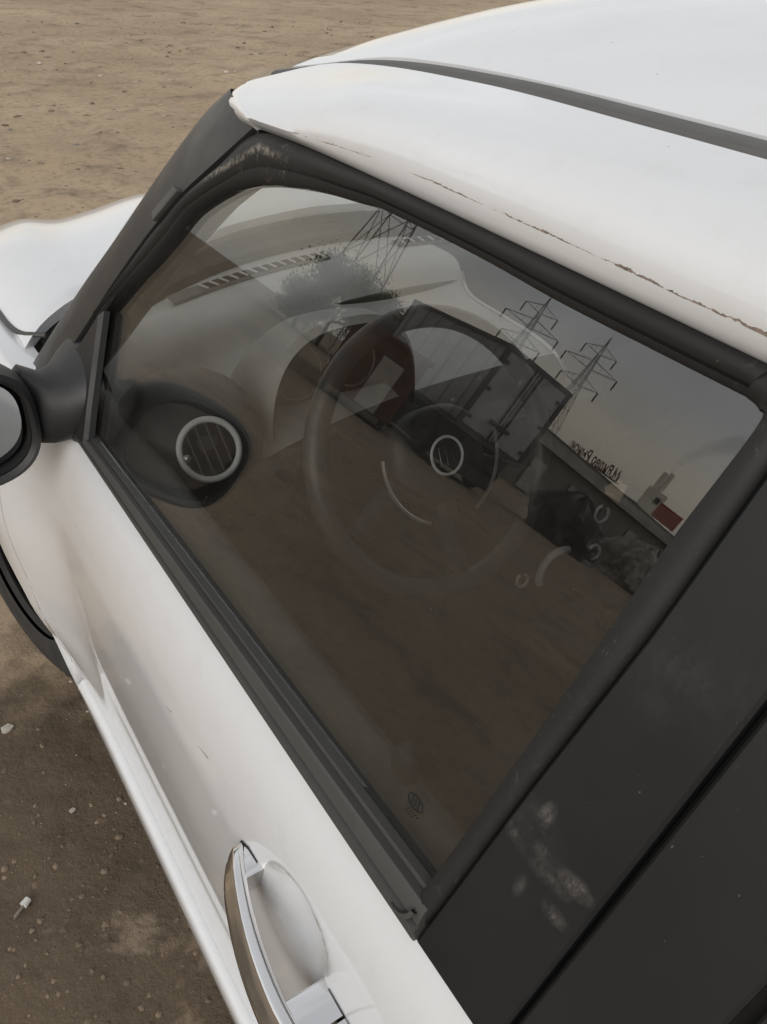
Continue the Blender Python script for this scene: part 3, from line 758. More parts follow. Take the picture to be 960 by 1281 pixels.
    for y in np.linspace(-.10, .95, 30):
        rows.append([(s * x, y, z) for x, z in [(.722, .905), (.705, .912), (.680, .910), (.664, .895), (.655, .85), (.650, .78), (.640, .70), (.610, .685), (.605, .66), (.64, .64), (.66, .5), (.66, .3)]])
    v, f = loft(rows); ob('door_card', v, f, 'dashmid', door)

def rail_pts(s):
    c0 = [(.5162, .4563), (.4360, .4585), (.3042, .4582), (.1104, .4558), (-.0366, .4533), (-.30, .449), (-.70, .436), (-1.05, .418)]
    c1 = [(.5180, .4605), (.4300, .4640), (.3002, .4700), (.1103, .4680), (-.0301, .4640), (-.30, .459), (-.70, .446), (-1.05, .428)]
    c2 = [(-.568, .640, 1.345), (-.512, .662, 1.3635), (-.478, .560, 1.3850), (-.484, .344, 1.3995), (-.492, .150, 1.4015), (-.500, -.05, 1.4010), (-.505, -.35, 1.396), (-.505, -.75, 1.377), (-.50, -1.1, 1.345)]
    P0 = np.array([G(y, q, .012) for y, q in c0]); P1 = np.array([G(y, q, .021) for y, q in c1]); P2 = np.array(c2)
    # stations: nose is a separate leading row
    n = 90
    R0, R1, R2 = resample(P0, n), resample(P1, n), resample(P2, n)
    # match stations roughly by y
    ys = np.linspace(.5162, -1.04, n)
    def by_y(P, y, y0):
        u = (y - y0); o = np.argsort(P[:, 1]); return np.array([np.interp(y, P[o, 1], P[o, k]) for k in range(3)])
    D0, D1, D2 = resample(P0, 400), resample(P1, 400), resample(P2[1:], 400)
    rows = []; uvs = []
    nose0 = np.array(G(.5225, .4545, .012)); nose1 = np.array(P2[0])
    for i, y in enumerate(ys):
        a, b = by_y(D0, y, 0), by_y(D1, y, 0)
        k = (i / (n - 1))
        yc = np.interp(y, [-1.04, .30, .5162], [-1.1, .40, .660])
        c = by_y(D2, min(yc, .655), 0)
        if yc > .61:
            t = (yc - .61) / .05; c = by_y(D2, .61, 0) * (1 - t) + np.array((-.532, .659, 1.3575)) * t
        pts = [np.array(G(y, (a[2] - .9093) / CT - .006, .001)) if False else a + np.array((.004, 0, -.003)), a]
        mid = a * .5 + b * .5 + np.array((-.0008, 0, -.0005)); pts += [mid, b]
        out_n = np.array((-.80, 0, .60))
        if y > .40: out_n = np.array((-.75, .25 * (y - .40) / .116, .60))
        hgt = .034 * (1 - .8 * sst(.34, .515, y))
        for t in (.12, .25, .4, .55, .7, .82, .92, 1.0):
            q = b * (1 - t) + c * t + out_n * hgt * (t ** .7 * (1 - t) ** 1.3) / .355 * .9
            pts.append(q)
        pts.append(c + np.array((.006, 0, -.012)))
        rows.append(pts); uvs += [(k, u) for u in (0, .15, .3, .5, .6, .68, .75, .8, .85, .9, .95, 1, 1.0)]
    # leading edge rolled down to the pillar
    f0 = rows[0]; nf = len(f0)
    lead = resample([G(.5225, .4545, .0125), (-.592, .575, 1.3375), (-.583, .614, 1.3425), (-.570, .638, 1.3475), (-.550, .656, 1.3520), (-.534, .661, 1.3560)], nf)
    lead = np.array([lead[0] + np.array((.004, 0, -.003))] + list(lead[:-1]))
    ext = []
    for q in range(1, 8):
        a = math.pi / 2 * q / 7; u1, u2 = math.sin(a), 1 - math.cos(a)
        ext.append([f0[j] + (lead[j] - f0[j]) * (u1 * .55 + u2 * .45) + np.array((-.0035, .002, .003)) * math.sin(math.pi * j / (nf - 1)) * math.sin(a * 2) for j in range(nf)])
    back = [[p + np.array((.006, -.003, -.006)) for p in ext[-1]], [p + np.array((.022, -.012, -.018)) for p in ext[-1]]]
    rows = back[::-1] + ext[::-1] + rows; uvs = [(0, 0)] * (nf * (len(ext) + 2)) + uvs
    v, f = loft(rows); v = [(-s * p[0] if s > 0 else p[0], p[1], p[2]) for p in v]
    if s < 0: f = [q[::-1] for q in f]
    ob('roof_rail', v, f, 'railpaint', car, sharp=60, uvs=uvs, label='white roof rail with a broken line of rust along its crease' if s < 0 else None)
    # grey strip in the roof channel
    rows = []
    S = resample(P2[1:], 80)
    S[:, 2] += 0
    first = np.array(P2[0]) * .55 + np.array(P2[1]) * .45
    for i, p in enumerate(S):
        wdt = .037 * sst(-.02, .08, i / 79) + .006
        rows.append([(p[0] + dx * wdt / .0235 + .002, p[1] + dx * .12, p[2] + dz) for dx, dz in [(-.001, -.010), (.0003, -.004), (.002, -.0012), (.0065, .0004), (.0075, -.0008), (.0085, .0004), (.015, .0012), (.0205, .0016), (.0225, .0004), (.0235, -.012)]])
    v, f = loft(rows); v = [(-s * p[0] if s > 0 else p[0], p[1], p[2]) for p in v]
    if s < 0: f = [q[::-1] for q in f]
    ob('roof_strip', v, f, 'roofstrip', car, sharp=35)

for s in (-1, 1): side_of_car(s)

# ---- roof
zl = spl([-1.25, -1.1, -.75, -.35, -.05, .15, .344, .50, .60, .68, .76], [1.325, 1.345, 1.377, 1.396, 1.401, 1.4015, 1.3995, 1.3925, 1.3835, 1.373, 1.352])
xl = spl([-1.25, -1.1, -.75, -.35, -.05, .15, .344, .50, .60, .67], [.452, .452, .456, .456, .452, .445, .436, .432, .446, .476])
def roof_front(x): return .672 + .065 * (1 - (x / .47) ** 2)
rows = []
for u in np.linspace(-1, 1, 61):
    r = []
    for t in np.linspace(0, 1, 60):
        yf = roof_front(u * .46); y = -1.18 + (yf + 1.18) * t; hx = xl(min(y, .67)); x = u * hx
        crown = .0015 + .074 * (1 - abs(u) ** 1.9) * (1 - .18 * sst(.3, .8, y)); z = zl(y) + .001 + crown - .010 * sst(.90, 1.0, t) ** 2 + .003 * (abs(u) > .999) * 0
        r.append((x, y, z))
    e = r[-1]; r.append((e[0] * .995, e[1] + .004, e[2] - .010)); r.append((e[0] * .99, e[1] - .01, e[2] - .018))
    rows.append(r)
rows = [[(p[0] + .0, p[1], p[2] - .012) for p in rows[0]]] + rows + [[(p[0], p[1], p[2] - .012) for p in rows[-1]]]
v, f = loft(rows); ob('roof', v, f, 'paint', car, sharp=60, label='white dusty roof panel')
rows = []
for u in np.linspace(-1, 1, 21):
    rows.append([(u * (.50 + .06 * 0), y, zl(y) + .02 * (1 - u * u) - .035) for y in np.linspace(-1.1, .60, 20)])
v, f = loft(rows); ob('headliner', v, f, 'dashmid', car)

# ---- windscreen
rows = []
for u in np.linspace(-1, 1, 41):
    r = []
    for t in np.linspace(0, 1, 24):
        top = np.array((u * .525, roof_front(u * .46) - .004, zl(roof_front(u * .46)) + .060 * (1 - u * u) - .014))
        bot = np.array((u * .69, 1.13 + .27 * (1 - abs(u) ** 2.2), .880 + .05 * (1 - u * u)))
        p = top * (1 - t) + bot * t; p[1] += .03 * math.sin(math.pi * t); p[2] += .02 * math.sin(math.pi * t); r.append(tuple(p))
    rows.append(r)
v, f = loft(rows)
n0 = len(v); v2 = [(p[0], p[1] - .003, p[2] - .004) for p in v]
ob('windscreen', v + v2, f + [tuple(i + n0 for i in q[::-1]) for q in f], 'wsglass', car, sharp=0)

# ---- bonnet
Bx = spl([0, .3, .46, .54, .62, .68, .715, .735], [.970, .958, .930, .920, .930, .921, .907, .893])
Ly = spl([1.1, 1.5, 1.7, 1.85, 1.95, 2.02, 2.06], [0, 0, .012, .036, .080, .16, .26])
def hood_back(x): return 1.155 + .30 * (1 - min(1, abs(x) / .735) ** 2.0)
rows = []
for u in np.linspace(-1, 1, 81):
    r = []
    for t in np.linspace(0, 1, 50):
        x0 = u * .735; yb = hood_back(x0); yf = 2.03 - .13 * abs(u) ** 3; y = yb + (yf - yb) * t
        x = x0 * (1 - .20 * sst(1.5, 2.0, y) * .6); r.append((x, y, Bx(abs(x0)) - Ly(y) - .006 * sst(.04, 0, t)))
    rows.append([(r[0][0], r[0][1] + .002, r[0][2] - .02)] + r + [(r[-1][0], r[-1][1] - .005, r[-1][2] - .03)])
rows = [[(p[0] + .003, p[1], p[2] - .02) for p in rows[0]]] + rows + [[(p[0] - .003, p[1], p[2] - .02) for p in rows[-1]]]
v, f = loft(rows); bon = ob('bonnet', v, f, 'paint', car, sharp=60)
# rubber strips along the bonnet's shut line
for s in (-1, 1):
    pts = [(s * .741, 1.62, Bx(.735) - Ly(1.62) - .001), (s * .741, 1.45, .892), (s * .740, 1.30, .8925), (s * .737, 1.235, .8935), (s * .728, 1.195, .896), (s * .712, 1.172, .900), (s * .697, 1.160, .901)]
    MB().tube(resample(pts, 40), .0048, 8).build('bonnet_seal', 'trim', bon)
# cowl
rows = []
for u in np.linspace(-1, 1, 41):
    yb = hood_back(u * .70); yw = 1.13 + .27 * (1 - abs(u) ** 2.2); zw = .880 + .05 * (1 - u * u)
    rows.append([(u * .70, yw - .03, zw - .006), (u * .70, yw + .006, zw - .008), (u * .70, yw + .02, zw - .016), (u * .70, (yw + yb) / 2 + .01, zw - .022), (u * .70, yb + .02, Bx(abs(u) * .70) - .022)])
v, f = loft(rows); cowl = ob('cowl', v, f, 'rubber', car)
for x0, x1 in ((-.50, .08), (-.02, .50)):
    pts = []
    for t in np.linspace(0, 1, 14):
        x = x0 + (x1 - x0) * t; u = x / .70; yw = 1.13 + .27 * (1 - abs(u) ** 2.2); zw = .880 + .05 * (1 - u * u); pts.append((x, yw - .018 - .012 * t, zw + .022 + .004 * math.sin(3.14 * t)))
    wp = MB().tube(pts, .005, 6).build('wiper', 'rubber', car)
    MB().tube([(p[0], p[1] + .006, p[2] + .010) for p in pts[5:]], .005, 6).build('wiper_arm', 'rubber', wp)
# front bumper, grille and lamps
rows = []
for z, yo, xo in [(.22, 1.93, .62), (.30, 1.99, .66), (.42, 2.02, .68), (.55, 2.04, .69), (.66, 2.045, .69), (.74, 2.03, .67), (.80, 1.985, .62)]:
    rows.append([(xo * math.sin(a), yo - .30 * (1 - math.cos(a)) ** 1.1, z) for a in np.linspace(-math.pi / 2, math.pi / 2, 41)])
v, f = loft(rows); bum = ob('bumper', v, f, 'paint', car)
g_ = MB()
for k in range(4): g_.box((0, 2.043, .40 + .05 * k), (.70, .03, .02), bev=.004)
g_.build('grille', 'rubber', bum)
for s in (-1, 1):
    l_ = MB().ell((s * .53, 1.905, .745), (.105, .07, .10)).build('headlight', 'silver', car)
    MB().ring((s * .53, 1.905, .745), (0, .6, .5), .104, .008).build('headlight_ring', 'chrome', l_)
# tail
rows = []
for z, yo, xo in [(.25, -1.72, .70), (.45, -1.80, .71), (.65, -1.80, .71), (.90, -1.74, .68), (.93, -1.72, .66), (1.10, -1.55, .60), (1.25, -1.36, .53), (1.325, -1.20, .47)]:
    rows.append([(xo * math.sin(a), yo + .22 * (1 - math.cos(a)), z) for a in np.linspace(-math.pi / 2, math.pi / 2, 31)])
v, f = loft(rows[:4]); ob('tailgate', v, f, 'paint', car)
v, f = loft(rows[4:]); ob('rear_window', v, f, 'tint', car)
# underbody
MB().box((0, .05, .20), (1.36, 3.4, .03)).build('underbody', 'innerblk', car)
# wheels
def wheel(s, y):
    wr = empty('wheel', (s * .724, y, AZ - .012)); wr.parent = car; wr.rotation_euler = (0, 0, math.radians(13) if y > 0 else 0)
    prof = [(-.092, .165), (-.094, .215), (-.0935, .245), (-.088, .260), (-.074, .275), (-.04, .280), (.04, .280), (.074, .275), (.088, .260), (.0935, .245), (.094, .215), (.092, .165)]
    rows = [[(x, r * math.cos(a), r * math.sin(a)) for x, r in prof] for a in np.linspace(0, 2 * math.pi, 73)]
    v, f = loft(rows); ty = ob('tyre', v, f, 'tyre', wr)
    tb = MB()
    for i in range(60):
        a = 2 * math.pi * i / 60
        for x, w_ in ((-.060, .036), (-.020, .030), (.020, .030), (.060, .036)):
            rot = Matrix.Rotation(a + (.03 if x > 0 else 0), 3, 'X'); c = rot @ Vector((x, 0, .2795)); tb.box(c, (w_, .021, .009), rot @ Matrix.Rotation(.3 if abs(x) < .03 else -.2, 3, 'Z'))
    tb.build('tread', 'tyre', ty, smooth=False)
    rim = MB()
    rim.ring((s * .075, 0, 0), (1, 0, 0), .163, .010, 48, 8); rim.disc((s * .06, 0, 0), (s, 0, 0), .06, .04, 24)
    rim.disc((s * .066, 0, 0), (s, 0, 0), .150, .02, 40); rim.build('rim', 'steelrim', wr); MB().disc((s * .02, 0, 0), (s, 0, 0), .185, .02, 32).build('brake_disc', 'chassis', wr)
for s in (-1, 1):
    wheel(s, AX + .03); wheel(s, RX)

# ---- interior
NP = 49
def dash_sec(u):
    b = .50 * (u * .66) ** 2
    bt = .27 * abs(u) ** 2.2
    return [(1.365 - bt, .905 - .03 * u * u), (1.29 - b * 1.25, .918), (1.20 - b, .921), (1.155 - b, .918), (1.135 - b, .905), (1.115 - b * .95, .870), (1.08 - b * .8, .853), (.98 - b * .5, .848), (.86 - b * .3, .842), (.79, .825), (.755, .785), (.745, .72), (.755, .64), (.80, .55), (.86, .45)]
rows = []
for u in np.linspace(-1, 1, NP):
    rows.append([(u * .665, y, z) for y, z in resample(dash_sec(u), 50)])
kk = 31
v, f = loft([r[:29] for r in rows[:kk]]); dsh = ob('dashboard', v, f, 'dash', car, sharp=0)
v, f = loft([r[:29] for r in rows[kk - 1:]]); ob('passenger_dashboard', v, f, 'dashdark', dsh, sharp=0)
MB().tube([(p[0], p[1] - .002, p[2] + .001) for p in rows[kk - 1][12:40]], .004, 8).build('dash_trim_line', 'silver', dsh)
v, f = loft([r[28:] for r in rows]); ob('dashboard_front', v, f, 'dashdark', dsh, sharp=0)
# defroster grille: slot with cross bars, bowed like the windscreen base
def dtop(x): return 1.235 - .50 * x * x - (0.02 if False else 0)
sl = MB(); fr = MB(); vb = MB()
for sg in (-1, 1):
    rows = [[(sg * x, 1.262 - .46 * x * x + dy, .9215 + dz) for dy, dz in ((-.022, .0), (-.018, .004), (.018, .004), (.022, .0))] for x in np.linspace(.09, .475, 40)]
    v, f = loft(rows); vd = ob('defroster_surround', v, f, 'dashmid', dsh)
    rows = [[(sg * x, 1.262 - .46 * x * x + dy, .9262) for dy in (-.014, .014)] for x in np.linspace(.105, .395, 30)]
    v, f = loft(rows); ob('defroster_slot', v, f, 'void', vd)
    for x in np.linspace(.105, .395, 13):
        MB().box((sg * x, 1.262 - .46 * x * x, .9275), (.004, .029, .0026), Matrix.Rotation(-.9 * x * sg, 3, 'Z')).build('slot_bar', 'dash', vd, smooth=False)
# instrument hood
rows = []
for y, top, hw in [(.765, 1.000, .135), (.775, 1.010, .142), (.82, 1.004, .142), (.87, .985, .138), (.92, .945, .130), (.96, .895, .118), (.985, .85, .105)]:
    rows.append([(-.335 + hw * math.copysign(abs(math.cos(a)) ** .75, math.cos(a)), y + .0, .83 + (top - .83) * abs(math.sin(a)) ** .75) for a in np.linspace(0, math.pi, 33)])
v, f = loft(rows); ih = ob('instrument_hood', v, f, 'dash', dsh)
rows = [[(-.335 + k * math.cos(a) * hw, y, .83 + (t_ - .83) * math.sin(a)) for a in np.linspace(0, math.pi, 25)] for y, t_, hw, k in [(.766, 1.0, .134, 1), (.84, .985, .125, 1), (.845, .984, .125, .01)]]
v, f = loft(rows); ob('instrument_face', v, f, 'innerblk', ih)
for x, r in ((-.39, .045), (-.285, .045)): MB().ring((x, .835, .905), (0, -1, .3), r, .002, 32, 6).build('gauge_ring', 'silver', ih)
# air vent pod at the driver's end
rotv = Matrix.Rotation(math.radians(-12), 3, 'Z') @ Matrix.Rotation(math.radians(-28), 3, 'X')
pod = MB().ell((-.590, .800, .868), (.105, .115, .085), n=32, m=20, p=.9).build('vent_pod', 'dashdark', dsh)
vn = Vector((-.10, -.86, .50)).normalized(); vc = Vector((-.603, .702, .892)) + vn * .010
MB().disc(vc + vn * .002, vn, .041, .03, 40).build('vent_bore', 'void', pod)
MB().ring(vc + vn * .004, vn, .0415, .0046, 56, 12).build('vent_ring', 'satin', pod)
upv = vn.cross(Vector((1, 0, .15))).normalized(); rtv = upv.cross(vn)
for k in (-.022, -.007, .008, .023):
    hl = math.sqrt(max(.039 ** 2 - k * k, 0)); c = vc + vn * .0035 + rtv * k
    MB().bar(c - upv * hl, c + upv * hl, .0016, 6).build('vent_slat', 'dashmid', pod)
MB().ell(vc + vn * .006 - rtv * .034, (.006, .006, .006), n=12, m=8).build('vent_knob', 'silver', pod)
# switch plate with round knobs, below the vent
plate = MB().ell((-.525, .742, .775), (.085, .018, .050), Matrix.Rotation(.15, 3, 'Y'), 32, 12, .8).build('switch_plate', 'dashmid', dsh)
for x, z, r in ((-.585, .772, .021), (-.535, .780, .026), (-.480, .785, .019)):
    MB().disc((x, .722, z), (0, -1, .1), r, .012, 28).build('switch_knob', 'innerblk', plate)
# stalk
MB().tube([(-.42, .66, .89), (-.50, .62, .90), (-.53, .615, .905)], [.007, .008, .011], 10).build('column_stalk', 'innerblk', dsh)
# steering wheel
sw = empty('steering_wheel'); sw.parent = car
wc = Vector((-.312, .552, .878)); tl = math.radians(27); wn = Vector((0, -math.cos(tl), math.sin(tl))); wu = Vector((0, math.sin(tl), math.cos(tl)))
MB().ring(wc, wn, .198, .0165, 80, 14).build('wheel_rim', 'wheelrim', sw)
rotw = Matrix((Vector((1, 0, 0)), wu, wn)).transposed()
hub = MB().ell(wc - wn * .006, (.082, .072, .030), rotw, 28, 14, .8).build('horn_pad', 'dashdark', sw)
MB().ring(wc + wn * .024, wn, .027, .0022, 44, 8, up=wu).build('emblem_ring', 'satin', hub)
em = MB()
for k in (-.012, 0, .012): em.bar(wc + wn * .024 + Vector((k, 0, 0)) - wu * .014, wc + wn * .024 + Vector((k, 0, 0)) + wu * .014, .0013, 6)
em.build('emblem_bars', 'chrome', hub)
for a in (205, 335, 90 + 180):
    d = Vector((1, 0, 0)) * math.cos(math.radians(a)) + wu * math.sin(math.radians(a))
    sp = MB().tube([wc + d * .05 - wn * .012, wc + d * .12 - wn * .010, wc + d * .18 - wn * .002], [.022, .017, .013], 10).build('spoke', 'innerblk', sw)
MB().bar(wc - wn * .02, wc - wn * .28, .035, 14, .05).build('steering_column', 'innerblk', sw)
# bright trims round the wheel's lower boss
MB().ring(wc + wn * .012, wn, .100, .0030, 40, 8, 170, 245, up=(1, 0, 0)).build('boss_trim', 'silver', sw)
MB().ring(wc + wn * .012, wn, .100, .0030, 40, 8, -65, 10, up=(1, 0, 0)).build('boss_trim', 'silver', sw)
# centre console
con = MB().box((.06, .71, .53), (.30, .20, .54), Matrix.Rotation(math.radians(-12), 3, 'X'), .05).build('centre_console', 'innerblk', car)
for p_, r, t, a0, a1 in [((-.049, .592, .503), .0125, .0022, 20, 330), ((.060, .592, .470), .054, .0062, -18, 95), ((.144, .592, .495), .0150, .0024, 150, 400), ((.149, .600, .583), .0165, .0024, 0, 300)]:
    MB().ring(Vector(p_) + Vector((-.002, -.012, .003)), (-.10, -.95, .25), r, t * 1.3, 40, 8, a0, a1, up=(0, 0, 1)).build('knob_ring', 'satin', con)
MB().tube([(.0, .40, .40), (.01, .43, .50), (.01, .425, .56)], [.012, .010, .02], 10).build('gear_lever', 'innerblk', con)
MB().box((0, .15, .36), (.22, .75, .22), None, .03).build('tunnel', 'innerblk', con)
MB().box((0, .30, .23), (1.28, 2.0, .03)).build('floor_carpet', 'innerblk', car)
MB().box((0, 1.12, .55), (1.30, .02, .66)).build('bulkhead', 'innerblk', car)
def seat(x):
    r = empty('seat'); r.parent = car
    MB().ell((x, .02, .48), (.25, .27, .11), None, 32, 16, .5).build('seat_cushion', 'cloth', r)
    MB().ell((x, -.33, .78), (.24, .09, .34), Matrix.Rotation(math.radians(14), 3, 'X'), 32, 16, .5).build('backrest', 'cloth', r)
    h = MB().ell((x, -.42, 1.17), (.13, .05, .08), Matrix.Rotation(math.radians(8), 3, 'X'), 24, 12, .6).build('headrest', 'cloth', r)
for x in (-.35, .35): seat(x)
rb = MB().ell((0, -.85, .48), (.58, .22, .12), None, 32, 16, .5).build('rear_bench', 'cloth', car)
MB().ell((0, -1.12, .75), (.58, .09, .30), Matrix.Rotation(math.radians(16), 3, 'X'), 32, 16, .5).build('bench_back', 'cloth', rb)
MB().box((0, -1.3, .86), (1.1, .5, .02)).build('parcel_shelf', 'innerblk', car)

# ------------------------------------------------------------------ the lot's far side (seen mirrored in the door glass)
def E2(az, D):
    a = math.radians(az); return np.array((-.68 + D * math.cos(a), .3 + D * math.sin(a)))
def frame_at(az, D):
    """root location + rotation so that local +x is to the right as seen from the car and -y faces the car"""
    p = E2(az, D); return (p[0], p[1], 0), math.radians(az - 90)

# ---- box truck
A_ = E2(138.7, 19.6); B_ = min((E2(144.2, d) for d in np.linspace(19.7, 23, 300)), key=lambda q: abs(np.linalg.norm(q - A_) - 2.35))
rw = (B_ - A_) / np.linalg.norm(B_ - A_); fw = np.array((-rw[1], rw[0])); fw = fw if fw @ A_ > 0 else -fw
TW = 2.35; TL = min(np.linspace(3, 7, 400), key=lambda l: abs(math.degrees(math.atan2(*(A_ + fw * l - np.array((-.68, .3)))[::-1])) - 131.4))
# local frame: x = across the rear (from near edge), y = towards the cab
truck = empty('box_truck', (A_[0], A_[1], 0), 0, 'grey box truck with closed rear doors, parked across the dirt lot', 'truck')
hand = np.sign(rw[0] * fw[1] - rw[1] * fw[0])
truck.matrix_world = Matrix(((rw[0], fw[0], 0, A_[0]), (rw[1], fw[1], 0, A_[1]), (0, 0, 1, 0), (0, 0, 0, 1)))
BZ0, BZ1 = 1.20, 3.52
m_ = MB(); m_.box((TW / 2, TL / 2 + .02, (BZ0 + BZ1) / 2), (TW - .06, TL - .04, BZ1 - BZ0 - .04))
cb = m_.build('cargo_box', 'boxgrey', truck, smooth=False)
fr_ = MB()
for x in (.05, TW - .05): fr_.box((x, .0, (BZ0 + BZ1) / 2), (.13, .10, BZ1 - BZ0)); fr_.box((x, TL, (BZ0 + BZ1) / 2), (.10, .10, BZ1 - BZ0))
for z in (BZ0 + .05, BZ1 - .06):
    fr_.box((TW / 2, .002, z), (TW - .12, .096, .14))
    for x in (.03, TW - .03): fr_.box((x, TL / 2, z), (.08, TL - .1, .12))
fr_.build('box_frame', 'boxdark', truck, smooth=False)
for k in range(7): MB().box((.012, .5 + k * (TL - .9) / 6, (BZ0 + BZ1) / 2), (.05, .06, BZ1 - BZ0 - .2)).build('box_rib', 'boxgrey', cb, smooth=False)
for i, x0 in enumerate((.13, TW / 2 + .02)):
    wd = TW / 2 - .15
    d_ = MB().box((x0 + wd / 2, -.01, (BZ0 + BZ1) / 2), (wd, .05, BZ1 - BZ0 - .26), None, .01).build('cargo_door', 'boxgrey', truck, smooth=False)
    xr_ = x0 + wd - .10 if i == 0 else x0 + .10
    MB().bar((xr_, -.06, BZ0 + .12), (xr_, -.06, BZ1 - .12), .028, 8).build('lock_rod', 'boxdark', d_)
    MB().box((xr_ + (.0 if i else -.1), -.065, BZ0 + .55), (.34, .05, .10)).build('lock_handle', 'boxdark', d_, smooth=False)
    for z in (BZ0 + .35, BZ0 + 1.15, BZ1 - .4): MB().box((.13 if i == 0 else TW - .13, -.05, z), (.26, .05, .09)).build('hinge', 'boxdark', d_, smooth=False)
ch = MB()
for x in (.55, TW - .55): ch.box((x, TL / 2 + .6, .98), (.12, TL + 1.4, .26))
for k in range(6): ch.box((TW / 2, .3 + k * .8, 1.10), (TW - .2, .1, .12))
ch.box((TW / 2, .25, .62), (TW - .3, .10, .14)); ch.box((.25, TL * .45, .72), (.35, 1.5, .55)); ch.box((TW - .25, TL * .42, .72), (.35, 1.2, .5)); ch.box((TW / 2, TL / 2, .8), (.9, TL - .6, .3))
ch.box((TW / 2, TL / 2 + .3, .66), (TW - .36, TL + .2, .92))  # added dark block standing in for the shade under the truck
ch.build('chassis', 'chassis', truck, smooth=False)
for y in (1.1, TL + .9):
    for x in (.20, TW - .20):
        t_ = MB().ring((x, y, .45), (1, 0, 0), .33, .14, 32, 12).build('truck_wheel', 'chassis', truck); MB().disc((x - .10 if x < 1 else x + .10, y, .45), (-1 if x < 1 else 1, 0, 0), .22, .06, 20).build('hub', 'boxdark', t_)
rows = []
for y, z1 in ((TL + .12, 2.55), (TL + .9, 2.62), (TL + 1.35, 2.5), (TL + 1.75, 1.75), (TL + 1.85, 1.0), (TL + 1.85, .6)):
    rows.append([(.10, y, .6), (.10, y, z1 - .15), (.25, y, z1), (TW - .25, y, z1), (TW - .10, y, z1 - .15), (TW - .10, y, .6)])
v, f = loft(rows); cabo = ob('cab', v, f, 'chassis', truck, smooth=False)
MB().box((.09, TL + .95, 1.95), (.02, .8, .6)).build('cab_window', 'window', cabo, smooth=False)

# ---- rusty cabin in front of the truck's flank
loc, rz = frame_at(131.9, 18.6)
k_ = empty('rusty_cabin', loc, rz, 'low rusty metal cabin with a pale door, beside the box truck', 'cabin')
MB().box((0, .7, 1.06), (1.96, 1.4, 1.66)).build('cabin_wall', 'rust', k_, smooth=False)
MB().box((0, .7, 1.94), (2.14, 1.56, .10), Matrix.Rotation(.03, 3, 'Y')).build('cabin_roof', 'rust', k_, smooth=False)
MB().box((-.27, -.015, .88), (.56, .05, 1.26)).build('cabin_door', 'kioskpale', k_, smooth=False)
for z in (.6, 1.0, 1.4): MB().box((.48, -.012, z + .1), (.80, .03, .05)).build('wall_rib', 'rust', k_, smooth=False)
sk = MB()
for x in (-.85, .85): sk.box((x, .7, .13), (.12, 1.5, .25))
sk.build('skid', 'chassis', k_, smooth=False)

# ---- dark tarpaulin heap and rubble mound
def heap(name, az, D, rx, ry, h, mat, label, cat, seed, rough):
    loc, rz = frame_at(az, D); v = []; n_, m__ = 48, 20
    for i in range(m__ + 1):
        t = i / m__
        for j in range(n_):
            a = 2 * math.pi * j / n_; q = Vector((math.cos(a) * 2, math.sin(a) * 2, t * 2 + seed))
            r = (1 - t ** 2.2) ** .5 if t < 1 else 0
            e = 1 + rough * noise.fractal(q, 1.0, 2.0, 4)
            v.append((rx * r * e * math.cos(a), ry * r * e * math.sin(a), h * t * (1 + .35 * rough * noise.noise(q * 1.7)) - .05))
    f = [(i * n_ + j, i * n_ + (j + 1) % n_, (i + 1) * n_ + (j + 1) % n_, (i + 1) * n_ + j) for i in range(m__) for j in range(n_)]
    o = ob(name, v, f, mat, sharp=30); o.location = loc; o.rotation_euler = (0, 0, rz); tag(o, label, cat); return o
heap('tarpaulin_heap', 149.2, 25.5, 1.25, 1.0, 1.75, 'heap', 'dark tarpaulin-covered heap between the box truck and the rubble', 'heap', 1.3, .35)
heap('rubble_mound', 155.2, 29.5, 1.9, 1.6, 1.75, 'mound', 'pale grey rubble mound standing in front of the long shed', 'mound', 5.1, .4)

# ---- long market shed
s0 = E2(138.0, 47.0); s1 = E2(160.5, 104.0); ln = np.linalg.norm(s1 - s0); dx = (s1 - s0) / ln
shed = empty('market_shed', (0, 0, 0), 0, 'long low market shed with a grey fascia along the far side of the lot', 'building')
nr = np.array((-dx[1], dx[0])); nr = nr if nr @ s0 > 0 else -nr
shed.matrix_world = Matrix(((dx[0], nr[0], 0, s0[0]), (dx[1], nr[1], 0, s0[1]), (0, 0, 1, 0), (0, 0, 0, 1)))
MB().box((ln / 2, 5.2, 1.85), (ln, 10, 3.7)).build('wall', 'shed', shed, smooth=False)
MB().box((ln / 2, 5.0, 3.85), (ln + .6, 10.8, .9)).build('fascia', 'fascia', shed, smooth=False)
MB().box((ln / 2, 5.0, 4.34), (ln + .9, 11.1, .06)).build('roof', 'shedroof', shed, smooth=False)
for i in range(9):
    x = 5 + i * (ln - 8) / 9
    MB().box((x, .16, 1.3), (2.0, .12, 2.3)).build('shutter', 'fascia' if i % 3 else 'boxdark', shed, smooth=False)
for x, h_ in ((22, .35), (32, .45), (37, .3)): MB().box((x, 3, 4.37 + h_ / 2), (1.1, .9, h_), None, .05).build('roof_vent', 'boxdark', shed, smooth=False)

